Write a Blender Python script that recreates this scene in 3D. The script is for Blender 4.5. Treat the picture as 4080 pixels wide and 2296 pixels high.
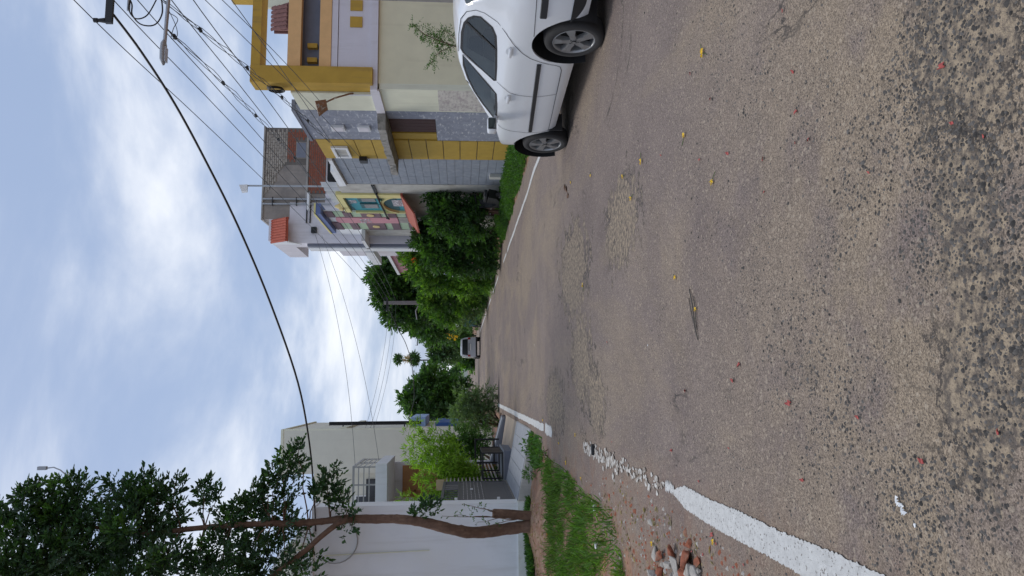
import bpy, bmesh, math, random
import numpy as np
from mathutils import Vector, Matrix
random.seed(7)
RNG = np.random.default_rng(11)
R = math.radians
scene = bpy.context.scene
COL = scene.collection
for o in list(bpy.data.objects):
    bpy.data.objects.remove(o, do_unlink=True)

# ------------------------------------------------------------------ camera
F_PX, CAM_H = 2950.0, 1.42                 # focal length in photo pixels, eye height in metres
PITCH, YAW = math.atan(202 / 2950), math.atan(391 / 2950)
FWD = np.array([math.sin(YAW) * math.cos(PITCH), math.cos(YAW) * math.cos(PITCH), -math.sin(PITCH)])
RGT = np.array([math.cos(YAW), -math.sin(YAW), 0.0])
UP = np.cross(RGT, FWD)
EYE = np.array([0, 0, CAM_H])
cam_data = bpy.data.cameras.new('camera')
cam = bpy.data.objects.new('camera', cam_data)
COL.objects.link(cam)
cam_data.sensor_width = 36.0
cam_data.lens = F_PX / 4080 * 36.0
cam_data.clip_start, cam_data.clip_end = 0.05, 3000
# the phone was held upright but the picture is stored on its side: picture right = world down
M = Matrix.Identity(4)
for r in range(3):
    M[r][0], M[r][1], M[r][2], M[r][3] = -UP[r], RGT[r], -FWD[r], EYE[r]
cam.matrix_world = M
scene.camera = cam
scene.render.resolution_x, scene.render.resolution_y = 1024, 576

# ------------------------------------------------------------------ sky and sun
SUN_EL, SUN_AZ = 62.0, -35.0               # azimuth from +Y towards +X
world = bpy.data.worlds.new('World')
scene.world = world
world.use_nodes = True
wn, wl = world.node_tree.nodes, world.node_tree.links
wn.clear()
def wnode(t, **k):
    n = wn.new(t)
    for a, b in k.items():
        setattr(n, a, b)
    return n
wo = wnode('ShaderNodeOutputWorld'); bg = wnode('ShaderNodeBackground')
sky = wnode('ShaderNodeTexSky', sky_type='NISHITA', sun_disc=False)
sky.sun_elevation, sky.sun_rotation = R(SUN_EL), R(SUN_AZ)
sky.air_density, sky.dust_density, sky.ozone_density = 1.0, 2.0, 1.2
tc = wnode('ShaderNodeTexCoord')
sep = wnode('ShaderNodeSeparateXYZ'); wl.new(tc.outputs['Generated'], sep.inputs[0])
zc = wnode('ShaderNodeMath', operation='MAXIMUM'); wl.new(sep.outputs['Z'], zc.inputs[0]); zc.inputs[1].default_value = 0.0
za = wnode('ShaderNodeMath', operation='ADD'); wl.new(zc.outputs[0], za.inputs[0]); za.inputs[1].default_value = 0.22
dx = wnode('ShaderNodeMath', operation='DIVIDE'); wl.new(sep.outputs['X'], dx.inputs[0]); wl.new(za.outputs[0], dx.inputs[1])
dy = wnode('ShaderNodeMath', operation='DIVIDE'); wl.new(sep.outputs['Y'], dy.inputs[0]); wl.new(za.outputs[0], dy.inputs[1])
cmb = wnode('ShaderNodeCombineXYZ'); wl.new(dx.outputs[0], cmb.inputs[0]); wl.new(dy.outputs[0], cmb.inputs[1])
mp = wnode('ShaderNodeMapping'); wl.new(cmb.outputs[0], mp.inputs[0])
mp.inputs['Location'].default_value = (0.4, 1.7, 0.0); mp.inputs['Scale'].default_value = (0.75, 1.05, 1)
n1 = wnode('ShaderNodeTexNoise'); n1.inputs['Scale'].default_value = 1.3; n1.inputs['Detail'].default_value = 9; n1.inputs['Roughness'].default_value = 0.55
n1.inputs['Distortion'].default_value = 0.35
wl.new(mp.outputs[0], n1.inputs['Vector'])
rmp = wnode('ShaderNodeMapRange'); rmp.inputs['From Min'].default_value = 0.37; rmp.inputs['From Max'].default_value = 0.72
rmp.interpolation_type = 'SMOOTHERSTEP'
wl.new(n1.outputs['Fac'], rmp.inputs['Value'])
veil = wnode('ShaderNodeMixRGB'); veil.inputs['Fac'].default_value = 0.80      # thin overcast veil over the blue
veil.inputs['Color2'].default_value = (2.65, 3.4, 4.95, 1)
wl.new(sky.outputs[0], veil.inputs['Color1'])
cl = wnode('ShaderNodeMixRGB'); cl.inputs['Color2'].default_value = (7.1, 7.35, 7.8, 1)
wl.new(rmp.outputs[0], cl.inputs['Fac']); wl.new(veil.outputs[0], cl.inputs['Color1'])
wl.new(cl.outputs[0], bg.inputs['Color']); bg.inputs['Strength'].default_value = 0.1
wl.new(bg.outputs[0], wo.inputs['Surface'])

sun_d = bpy.data.lights.new('sun', 'SUN'); sun = bpy.data.objects.new('sun', sun_d); COL.objects.link(sun)
sun_d.energy, sun_d.angle, sun_d.color = 1.2, R(22), (1.0, 0.96, 0.90)
sdir = Vector((math.sin(R(SUN_AZ)) * math.cos(R(SUN_EL)), math.cos(R(SUN_AZ)) * math.cos(R(SUN_EL)), math.sin(R(SUN_EL))))
sun.rotation_euler = sdir.to_track_quat('Z', 'Y').to_euler()
sun.location = (0, 0, 60)
vs = scene.view_settings
vs.view_transform, vs.look, vs.exposure, vs.gamma, vs.use_curve_mapping = 'Standard', 'None', 0.52, 1.0, False
scene.render.engine = 'CYCLES'

# ------------------------------------------------------------------ pixel helpers (a pixel is only a direction)
DS = 4080 / 2576
def ray(px, py):
    return FWD * F_PX + RGT * (1148 - py) - UP * (px - 2040)
def gnd(x, y, z=0.0):                       # x, y in the 2576-wide view of the photograph
    r = ray(x * DS, y * DS); return EYE + r * ((z - CAM_H) / r[2])
def onx(x, y, X):
    r = ray(x * DS, y * DS); return EYE + r * (X / r[0])
def ony(x, y, Y):
    r = ray(x * DS, y * DS); return EYE + r * (Y / r[1])
def onplane(x, y, A, B):                    # vertical plane through ground points A and B
    r = ray(x * DS, y * DS); d = np.array(B[:2]) - np.array(A[:2]); n = np.array([d[1], -d[0]])
    t = (np.array(A[:2]) @ n) / (r[:2] @ n); return EYE + r * t

# ------------------------------------------------------------------ materials
def mat(name, col, rough=0.7, var=0.12, vscale=6.0, col2=None, c2scale=2.0, c2lo=0.5, c2hi=0.7, bump=0.15, bscale=60.0,
        metal=0.0, coat=0.0, spec=0.5, island=0.0, trans=0.0, streak=None, stretch=(1, 1, 1)):
    m = bpy.data.materials.new(name); m.use_nodes = True
    N, L = m.node_tree.nodes, m.node_tree.links
    b = N['Principled BSDF']
    b.inputs['Roughness'].default_value = rough; b.inputs['Metallic'].default_value = metal
    b.inputs['Coat Weight'].default_value = coat; b.inputs['Coat Roughness'].default_value = 0.04
    b.inputs['Specular IOR Level'].default_value = spec
    geo = N.new('ShaderNodeNewGeometry')
    vec = geo.outputs['Position']
    if stretch != (1, 1, 1):
        mpn = N.new('ShaderNodeMapping'); mpn.inputs['Scale'].default_value = stretch
        L.new(vec, mpn.inputs[0]); vec2 = mpn.outputs[0]
    else:
        vec2 = vec
    def noise(scale, det=5, v=None, rgh=0.6):
        n = N.new('ShaderNodeTexNoise'); n.inputs['Scale'].default_value = scale; n.inputs['Detail'].default_value = det
        n.inputs['Roughness'].default_value = rgh
        L.new(v if v is not None else vec, n.inputs['Vector']); return n.outputs['Fac']
    def rng(sock, a, bb, c=0.0, d=1.0):
        r = N.new('ShaderNodeMapRange'); r.inputs['From Min'].default_value = a; r.inputs['From Max'].default_value = bb
        r.inputs['To Min'].default_value = c; r.inputs['To Max'].default_value = d; L.new(sock, r.inputs['Value']); return r.outputs[0]
    def mix(fac, c1, c2, mode='MIX'):
        x = N.new('ShaderNodeMixRGB'); x.blend_type = mode
        for s, v in (('Fac', fac), ('Color1', c1), ('Color2', c2)):
            if hasattr(v, 'is_output'): L.new(v, x.inputs[s])
            elif isinstance(v, (int, float)): x.inputs[s].default_value = v
            else: x.inputs[s].default_value = (*v, 1)
        return x.outputs[0]
    c = col
    if col2 is not None:
        c = mix(rng(noise(c2scale, 6, vec2), c2lo, c2hi), col, col2)
    if streak is not None:                  # weather streaks running down a wall
        sm = N.new('ShaderNodeMapping'); sm.inputs['Scale'].default_value = (3.5, 3.5, 0.28); L.new(vec, sm.inputs[0])
        c = mix(rng(noise(1.6, 7, sm.outputs[0], 0.65), 0.52, 0.78, 0, streak[3]), c, streak[:3])
    if var > 0:
        v = rng(noise(vscale, 6), 0.25, 0.75, 1 - var, 1 + var)
        c = mix(1.0, c, v, 'MULTIPLY')
    if island > 0:
        v = rng(geo.outputs['Random Per Island'], 0, 1, 1 - island, 1 + island)
        c = mix(1.0, c, v, 'MULTIPLY')
    if hasattr(c, 'is_output'): L.new(c, b.inputs['Base Color'])
    else: b.inputs['Base Color'].default_value = (*c, 1)
    if bump > 0:
        bp = N.new('ShaderNodeBump'); bp.inputs['Strength'].default_value = bump; bp.inputs['Distance'].default_value = 0.01
        L.new(noise(bscale, 4), bp.inputs['Height']); L.new(bp.outputs[0], b.inputs['Normal'])
    if trans > 0:
        t = N.new('ShaderNodeBsdfTranslucent'); ms = N.new('ShaderNodeMixShader'); ms.inputs[0].default_value = trans
        tcn = mix(1.0, c, (1.25, 1.5, 0.45), 'MULTIPLY')
        L.new(tcn, t.inputs['Color'])
        out = N['Material Output']; L.new(b.outputs[0], ms.inputs[1]); L.new(t.outputs[0], ms.inputs[2]); L.new(ms.outputs[0], out.inputs['Surface'])
    return m

MT = {}
def M_(key, *a, **k):
    MT[key] = mat(key, *a, **k); return MT[key]
# ------------------------------------------------------------------ mesh helpers
ROOT = {}
class MB:
    def __init__(s): s.v, s.f = [], []
    def add(s, vs, fs):
        n = len(s.v); s.v += [tuple(map(float, p)) for p in vs]; s.f += [tuple(i + n for i in f) for f in fs]; return s
    def box(s, x0, x1, y0, y1, z0, z1):
        x0, x1 = min(x0, x1), max(x0, x1); y0, y1 = min(y0, y1), max(y0, y1); z0, z1 = min(z0, z1), max(z0, z1)
        return s.add([(x0, y0, z0), (x1, y0, z0), (x1, y1, z0), (x0, y1, z0), (x0, y0, z1), (x1, y0, z1), (x1, y1, z1), (x0, y1, z1)],
                     [(0, 3, 2, 1), (4, 5, 6, 7), (0, 1, 5, 4), (1, 2, 6, 5), (2, 3, 7, 6), (3, 0, 4, 7)])
    def bbox(s, x0, x1, y0, y1, z0, z1, c=0.01):     # box with chamfered edges
        bm = bmesh.new(); bmesh.ops.create_cube(bm, size=1)
        for v in bm.verts:
            v.co = Vector(((x0 + x1) / 2 + v.co.x * (x1 - x0), (y0 + y1) / 2 + v.co.y * (y1 - y0), (z0 + z1) / 2 + v.co.z * (z1 - z0)))
        bmesh.ops.bevel(bm, geom=bm.edges[:], offset=c, segments=2, affect='EDGES', profile=0.6)
        bm.verts.index_update()
        s.add([v.co for v in bm.verts], [[v.index for v in f.verts] for f in bm.faces]); bm.free(); return s
    def tube(s, pts, rad, n=8, cap=True):
        pts = [Vector(p) for p in pts]; m = len(pts)
        if isinstance(rad, (int, float)): rad = [rad] * m
        vs, fs = [], []
        up = None
        for i, p in enumerate(pts):
            d = (pts[min(i + 1, m - 1)] - pts[max(i - 1, 0)]).normalized()
            if up is None:
                up = d.orthogonal().normalized()
            a = (up - d * up.dot(d))
            a = a.normalized() if a.length > 1e-6 else d.orthogonal().normalized()
            up = a; b = d.cross(a)
            for k in range(n):
                t = 2 * math.pi * k / n
                vs.append(p + (a * math.cos(t) + b * math.sin(t)) * rad[i])
        for i in range(m - 1):
            for k in range(n):
                fs.append((i * n + k, i * n + (k + 1) % n, (i + 1) * n + (k + 1) % n, (i + 1) * n + k))
        if cap:
            fs.append(tuple(range(n - 1, -1, -1))); fs.append(tuple((m - 1) * n + k for k in range(n)))
        return s.add(vs, fs)
    def poly(s, pts, thick=None):                    # flat polygon, optionally extruded by a vector
        n = len(pts); pts = [Vector(p) for p in pts]
        if thick is None: return s.add(pts, [tuple(range(n))])
        t = Vector(thick)
        fs = [tuple(range(n - 1, -1, -1)), tuple(range(n, 2 * n))] + [(i, (i + 1) % n, (i + 1) % n + n, i + n) for i in range(n)]
        return s.add(pts + [p + t for p in pts], fs)
    def cyl(s, c, axis, r, h, n=24, r2=None):
        c, a = Vector(c), Vector(axis).normalized()
        return s.tube([c, c + a * h], [r, r if r2 is None else r2], n)
    def build(s, name, m, parent=None, smooth=False, kind=None, local=False):
        me = bpy.data.meshes.new(name)
        root = parent
        while root is not None and root.parent is not None: root = root.parent
        off = ROOT.get(root.name, (0, 0, 0)) if (root is not None and not local) else (0, 0, 0)
        me.from_pydata([(v[0] - off[0], v[1] - off[1], v[2] - off[2]) for v in s.v], [], s.f)
        me.materials.append(MT[m] if isinstance(m, str) else m)
        if smooth: me.polygons.foreach_set('use_smooth', [True] * len(me.polygons))
        me.update()
        o = bpy.data.objects.new(name, me); COL.objects.link(o)
        if parent is not None: o.parent = parent
        if kind: o['kind'] = kind
        return o
def np_obj(name, V, Fc, m, parent=None, kind=None, smooth=False):
    """mesh from numpy arrays: V (n,3), Fc (m,k)"""
    me = bpy.data.meshes.new(name)
    root = parent
    while root is not None and root.parent is not None: root = root.parent
    off = np.array(ROOT.get(root.name, (0, 0, 0)) if root is not None else (0, 0, 0))
    V = (V - off).astype(np.float32); k = Fc.shape[1]
    me.vertices.add(len(V)); me.vertices.foreach_set('co', V.ravel())
    me.loops.add(Fc.size); me.loops.foreach_set('vertex_index', Fc.ravel().astype(np.int32))
    me.polygons.add(len(Fc)); me.polygons.foreach_set('loop_start', np.arange(0, Fc.size, k, dtype=np.int32))
    me.polygons.foreach_set('loop_total', np.full(len(Fc), k, dtype=np.int32))
    if smooth: me.polygons.foreach_set('use_smooth', np.ones(len(Fc), dtype=bool))
    me.materials.append(MT[m] if isinstance(m, str) else m)
    me.update(calc_edges=True); me.validate()
    o = bpy.data.objects.new(name, me); COL.objects.link(o)
    if parent is not None: o.parent = parent
    if kind: o['kind'] = kind
    return o
def thing(name, label, cat, loc=(0, 0, 0), group=None, rz=0.0):
    o = bpy.data.objects.new(name, None); COL.objects.link(o); o.empty_display_size = 0.2
    o.location = loc; o.rotation_euler = (0, 0, rz)
    ROOT[o.name] = tuple(loc)
    return tag(o, label, cat, group)
def tag(o, label, cat, group=None):
    o['label'], o['category'] = label, cat
    if group: o['group'] = group
    return o
def struct(o): o['kind'] = 'structure'; return o
def unit(v): return v / np.maximum(np.linalg.norm(v, axis=-1, keepdims=True), 1e-9)
# ------------------------------------------------------------------ foliage helpers
def leaf_arrays(P, D, Nn, L, W, droop=0.15, fold=0.25):
    """six-point folded leaf blades: returns vertices and quads"""
    D = unit(D); S = unit(np.cross(D, Nn)); U = np.cross(S, D)
    L = L[:, None]; W = W[:, None]
    def pt(t, s, h): return P + D * (L * t) + S * (W * s) + U * (W * h - L * droop * t * t)
    V = np.stack([pt(0, 0, 0), pt(.36, .5, fold), pt(.72, .36, fold * .7), pt(1, 0, 0), pt(.72, -.36, fold * .7), pt(.36, -.5, fold)], 1)
    n = len(P); b = (np.arange(n) * 6)[:, None]
    Fc = np.concatenate([b + np.array([[0, 1, 2, 3]]), b + np.array([[0, 3, 4, 5]])], 0)
    return V.reshape(-1, 3), Fc
def sprig_leaves(P, D, k=6, length=0.22, leaf=(0.07, 0.11), wl=0.5, spread=0.9, droop=0.25, wind=None, pinn=False):
    """each sprig: a twig from P along D with k leaves set alternately"""
    n = len(P); D = unit(D)
    S = unit(np.cross(D, unit(RNG.normal(size=(n, 3)))))
    U = np.cross(S, D)
    AP, AD, AN, AL = [], [], [], []
    ln = length * RNG.uniform(.7, 1.25, (n, 1))
    for i in range(k):
        t = (i + .6) / k
        side = 1 if i % 2 else -1
        a = spread * (1 - .75 * t if not pinn else 1.0) * RNG.uniform(.75, 1.25, (n, 1))
        d = D * np.cos(a) + S * np.sin(a) * side + U * RNG.normal(0, .25, (n, 1))
        if i == k - 1: d = D + RNG.normal(0, .15, (n, 3))
        if wind is not None: d = d + np.array(wind)
        AP.append(P + D * ln * t - np.array([0, 0, 1]) * ln * droop * t * t); AD.append(unit(d))
        AN.append(unit(U + RNG.normal(0, .45, (n, 3)) + np.array([0, 0, .5])))
        AL.append(RNG.uniform(leaf[0], leaf[1], n))
    P2, D2, N2, L2 = np.concatenate(AP), np.concatenate(AD), np.concatenate(AN), np.concatenate(AL)
    return leaf_arrays(P2, D2, N2, L2, L2 * wl * RNG.uniform(.85, 1.15, len(L2)))
def in_ball(n, power=0.45):
    v = unit(RNG.normal(size=(n, 3))); return v * (RNG.uniform(0, 1, (n, 1)) ** power)
def merge(parts):
    V, Fc, o = [], [], 0
    for v, f in parts:
        V.append(v); Fc.append(f + o); o += len(v)
    return np.concatenate(V), np.concatenate(Fc)
def clump_foliage(clumps, dens, k=6, length=.22, leaf=(.07, .11), wl=.5, up=.3, wind=None, spread=.9, droop=.25, pinn=False, power=.45):
    """clumps: (x, y, z, rx, ry, rz). Sprigs start inside each clump and grow outwards."""
    parts = []
    for c in clumps:
        c = np.array(c, float)
        n = max(6, int(dens * (c[3] * c[4] + c[4] * c[5] + c[3] * c[5]) / 3 * 4))
        b = in_ball(n, power)
        # lumpy outline: a few random lobes push the surface in and out
        lobes = unit(RNG.normal(size=(9, 3))); amp = RNG.uniform(-.30, .28, 9)
        bump = 1 + (np.clip(unit(b) @ lobes.T, 0, 1) ** 4 * amp).sum(1, keepdims=True)
        P = c[:3] + b * bump * c[3:6]
        D = unit(b * np.array([1, 1, .8]) + RNG.normal(0, .55, (n, 3)) + np.array([0, 0, up]))
        if wind is not None: D = unit(D + np.array(wind))
        parts.append(sprig_leaves(P, D, k, length, leaf, wl, spread, droop, None, pinn))
    return merge(parts)
def px_clumps(lst, Y, depth=1.0, shift=0.0):
    """(x, y, r[, r along picture x]) in view pixels -> clumps standing at distance Y"""
    out = []
    for c in lst:
        x, y, r = c[:3]; rz = c[3] if len(c) > 3 else r
        yy = Y + (c[4] if len(c) > 4 else 0) + shift
        p = ony(x, y, yy); s = DS / F_PX * yy
        out.append((p[0], yy, p[2], r * s, r * s * depth, rz * s))
    return out
def limb(mb, a, b, r0, r1, wob=0.08, n=6, k=6):
    a, b = np.array(a, float), np.array(b, float); pts, rad = [], []
    d = np.linalg.norm(b - a)
    for i in range(n + 1):
        t = i / n; w = math.sin(math.pi * t) * wob * d
        pts.append(a + (b - a) * t + RNG.normal(0, .5, 3) * w * .6 + np.array([0, 0, w * .35])); rad.append(r0 + (r1 - r0) * t)
    mb.tube(pts, rad, k)
def plant(name, label, cat, base, clumps, leafmat, barkmat='bark', trunk_r=.05, dens=160, stems=1, group=None, limbs=True, flowers=None, young=None, **kw):
    t = thing(name, label, cat, (base[0], base[1], base[2]), group)
    tr = MB(); cs = np.array([c[:3] for c in clumps])
    mid = cs.mean(0)
    for s in range(stems):
        off = np.array([random.uniform(-1, 1) * .12 * (stems > 1), random.uniform(-1, 1) * .12 * (stems > 1), 0])
        top = mid if stems == 1 else cs[s % len(cs)]
        limb(tr, np.array(base) + off - np.array([0, 0, .03]), top, trunk_r, trunk_r * .45, .05, 7, 8)
    if limbs:
        for c in clumps:
            a = np.array(base) + (mid - np.array(base)) * random.uniform(.45, .9)
            limb(tr, a, (c[0], c[1], c[2] + c[5] * .2), trunk_r * .5, trunk_r * .12, .1, 5, 5)
    tr.build('trunk' if trunk_r >= .05 else 'stem', barkmat, t, smooth=True)
    V, Fc = clump_foliage(clumps, dens, **kw)
    V[:, 2] = np.maximum(V[:, 2], base[2] + .004)
    np_obj('crown' if trunk_r >= .05 else 'foliage', V, Fc, leafmat, t)
    if young:                                # fresh shoot tufts, the top light put into their leaf colour
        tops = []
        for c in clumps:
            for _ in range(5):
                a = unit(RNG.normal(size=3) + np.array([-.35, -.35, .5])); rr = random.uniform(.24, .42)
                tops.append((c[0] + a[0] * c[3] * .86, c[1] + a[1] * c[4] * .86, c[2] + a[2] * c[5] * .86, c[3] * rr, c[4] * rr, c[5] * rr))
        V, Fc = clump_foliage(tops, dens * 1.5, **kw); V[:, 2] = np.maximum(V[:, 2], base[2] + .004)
        np_obj('young_lit_leaves', V, Fc, young, t)
    if flowers:
        fm, fn, fs, sub = flowers
        P = []
        for c in sub:
            c = np.array(c); b = unit(RNG.normal(size=(fn, 3))) * RNG.uniform(.75, 1.05, (fn, 1)); P.append(c[:3] + b * c[3:6])
        P = np.concatenate(P); n = len(P)
        V, Fc = merge([leaf_arrays(P, unit(RNG.normal(size=(n, 3))), unit(RNG.normal(size=(n, 3))), np.full(n, fs), np.full(n, fs * .8)) for _ in range(3)])
        np_obj('blossom', V, Fc, fm, t)
    return t

# ------------------------------------------------------------------ colours
G_ = dict(island=.5, var=.22, vscale=2.5, bump=0, trans=.38, rough=.45, spec=.4)
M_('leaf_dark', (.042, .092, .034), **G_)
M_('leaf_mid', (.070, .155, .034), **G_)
M_('leaf_bright', (.15, .30, .036), **G_)
M_('leaf_bamboo', (.26, .42, .05), **G_)
M_('leaf_far', (.075, .15, .060), **G_)
M_('leaf_lime', (.17, .31, .05), **G_)
M_('leaf_pale', (.15, .225, .115), **G_)
M_('leaf_tree', (.036, .080, .034), **{**G_, 'trans': .34})
M_('grass', (.125, .245, .045), **{**G_, 'col2': (.15, .17, .05), 'c2scale': 3.0, 'c2lo': .5, 'c2hi': .75})
M_('weeds', (.075, .17, .036), **G_)
M_('dry_grass', (.25, .19, .10), **G_)
M_('bark', (.125, .070, .044), .9, .35, 12, (.19, .115, .075), 5, .45, .7, .9, 45, stretch=(3, 3, .6))
M_('bark_grey', (.14, .12, .10), .9, .3, 9, bump=.6)
M_('petal_yellow', (.80, .52, .02), .6, .15, 40, bump=0, island=.2, trans=.2)
M_('petal_white', (.75, .75, .72), .6, .1, 40, bump=0, trans=.2)
M_('petal_orange', (.85, .16, .02), .6, .1, 40, bump=0)
M_('scrap_red', (.36, .065, .055), .6, .25, 60, bump=.1, island=.2)
M_('paint_white', (.55, .55, .535), .8, .16, 22, (.19, .175, .16), 60, .59, .635, .8, 160)
M_('paint_worn', (.56, .54, .50), .85, .15, 30, (.24, .20, .165), 16, .44, .56, .6, 160)
M_('soil', (.235, .145, .095), .95, .3, 7, (.27, .125, .07), 1.5, .45, .65, .8, 40)
M_('soil_red', (.23, .115, .070), .95, .35, 14, (.31, .21, .145), 5, .4, .65, 1.0, 45)
M_('brick_lump', (.29, .095, .05), .95, .35, 25, (.26, .16, .11), 9, .5, .7, .9, 60)
M_('rubble', (.40, .37, .33), .95, .2, 20, (.28, .25, .21), 8, .5, .7, .9, 60)
M_('plaster_white', (.78, .80, .82), .85, .07, 2.2, (.70, .71, .70), 1.1, .45, .7, .12, 90, streak=(.50, .49, .45, .42))
M_('plaster_white_base', (.66, .67, .62), .9, .1, 5, (.50, .46, .34), 3, .5, .75, .2, 50)
M_('plaster_cream', (.72, .68, .48), .85, .06, 3, bump=.12, bscale=90, streak=(.46, .40, .26, .45))
M_('plaster_cream_side', (.72, .72, .57), .85, .06, 3, bump=.12, bscale=90, streak=(.42, .39, .28, .5))
M_('plaster_cream_far', (.66, .65, .55), .85, .04, 2, bump=.05, streak=(.52, .51, .44, .3))
M_('plaster_lavender', (.68, .66, .70), .85, .05, 3, bump=.1, bscale=90, streak=(.42, .40, .38, .45))
M_('plaster_orange', (.76, .47, .21), .85, .08, 5, bump=.15, bscale=90, streak=(.55, .36, .18, .25))
M_('mustard', (.50, .315, .05), .85, .12, 4, bump=.2, bscale=70, streak=(.24, .165, .07, .7))
M_('mustard_tile', (.46, .30, .045), .7, .10, 5, bump=.15, bscale=120)
M_('paint_slate', (.185, .20, .245), .85, .12, 4, bump=.1)
M_('stone_grey', (.27, .29, .35), .8, .22, 7, (.56, .57, .60), 4.5, .56, .66, 1.0, 24, stretch=(.9, .9, 3.2))
M_('tile_grey', (.26, .29, .34), .6, .13, 4, (.36, .38, .42), 7, .5, .75, .2, 60)
M_('flaked', (.58, .55, .50), .9, .15, 8, (.42, .37, .36), 7, .48, .62, .5, 30, stretch=(1, 1, 3))
M_('concrete', (.36, .34, .31), .9, .2, 4, (.24, .23, .22), 2.2, .5, .7, .4, 40, streak=(.17, .16, .15, .5))
M_('concrete_brown', (.30, .265, .235), .9, .15, 3, (.22, .20, .185), 1.6, .45, .7, .3, 40, streak=(.18, .165, .15, .5))
M_('concrete_pale', (.50, .49, .45), .9, .15, 3, (.38, .36, .32), 2, .5, .7, .3, 40, streak=(.26, .25, .22, .6))
M_('ramp_floor', (.42, .34, .26), .9, .15, 4, (.34, .27, .2), 3, .5, .7, .3, 40)
M_('ledge', (.30, .285, .26), .95, .3, 7, (.12, .12, .11), 5, .5, .65, .8, 30)
M_('mortar', (.15, .135, .12), .95, .15, 8, bump=.5, bscale=60)
M_('brick_red', (.27, .085, .05), .9, .3, 12, (.22, .13, .10), 5, .5, .7, .5, 60)
M_('brick_grey', (.36, .325, .28), .9, .25, 9, (.20, .175, .15), 4, .5, .7, .5, 60)
M_('shade_void', (.012, .012, .014), .8, 0, bump=0)
M_('shutter_brown', (.062, .022, .020), .6, .15, 8, bump=.1)
M_('wood', (.36, .165, .055), .5, .2, 3, bump=.2, bscale=30, stretch=(6, 6, .7))
M_('black_steel', (.012, .012, .014), .45, .05, bump=0)
M_('steel', (.42, .43, .44), .4, .05, metal=.7, bump=0)
M_('galv', (.36, .38, .40), .5, .1, metal=.4, bump=0)
M_('rail_grey', (.33, .33, .32), .5, .08, bump=0)
M_('fence_pale', (.50, .45, .42), .6, .08, bump=0)
M_('rust', (.24, .12, .06), .85, .3, 20, (.36, .33, .28), 14, .5, .6, .3)
M_('cable', (.008, .008, .009), .6, 0, bump=0)
M_('wire', (.055, .058, .062), .5, 0, bump=0)
M_('pole_concrete', (.23, .215, .20), .9, .15, 6, bump=.3)
M_('white_gloss', (.75, .76, .76), .4, .03, bump=0)
M_('teal', (.035, .30, .36), .6, .06, 4, bump=.05)
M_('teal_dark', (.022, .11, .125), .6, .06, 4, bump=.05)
M_('yellow_pale', (.72, .65, .29), .8, .06, 4, bump=.05)
M_('purple', (.19, .125, .145), .8, .08, 4, bump=.1)
M_('mint', (.41, .53, .37), .8, .06, 4, bump=.05)
M_('pink', (.60, .29, .33), .8, .06, 4, bump=.05)
M_('gold', (.66, .52, .22), .6, .06, 4, bump=.05)
M_('relief_white', (.66, .66, .68), .8, .1, 20, (.35, .35, .37), 14, .45, .6, .9, 40)
M_('blue_coping', (.12, .17, .36), .6, .06, bump=0)
M_('blue_panel', (.035, .11, .36), .5, .08, bump=.05)
M_('blue_pale', (.36, .52, .80), .5, .08, bump=.05)
M_('brick_paint', (.33, .075, .045), .75, .12, 6, bump=.1)
M_('clay_tile', (.42, .085, .045), .7, .2, 8, bump=.2, island=.2)
M_('clay_dark', (.19, .085, .075), .8, .3, 10, bump=.3, island=.3)
M_('win_dark', (.02, .024, .03), .12, 0, bump=0)
M_('pane_amber', (.10, .075, .04), .25, .5, 30, bump=0)
M_('paver', (.27, .285, .31), .8, .12, 5, bump=.2)
M_('gate_grey', (.115, .115, .118), .55, .12, 5, bump=.1)
M_('gate_pattern', (.40, .38, .37), .55, .1, bump=0)
M_('asbestos', (.56, .58, .60), .75, .1, 4, bump=.1, streak=(.22, .23, .25, .55))
M_('beige_box', (.42, .33, .19), .7, .1, bump=0)
M_('pole_dark', (.03, .035, .035), .6, 0, bump=0)
M_('pale_wall', (.62, .68, .60), .85, .05, bump=0)
M_('field', (.09, .15, .045), .95, .2, .4, bump=.3, bscale=8)
M_('cloth_dark', (.02, .022, .024), .8, .1, bump=.2)

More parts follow.
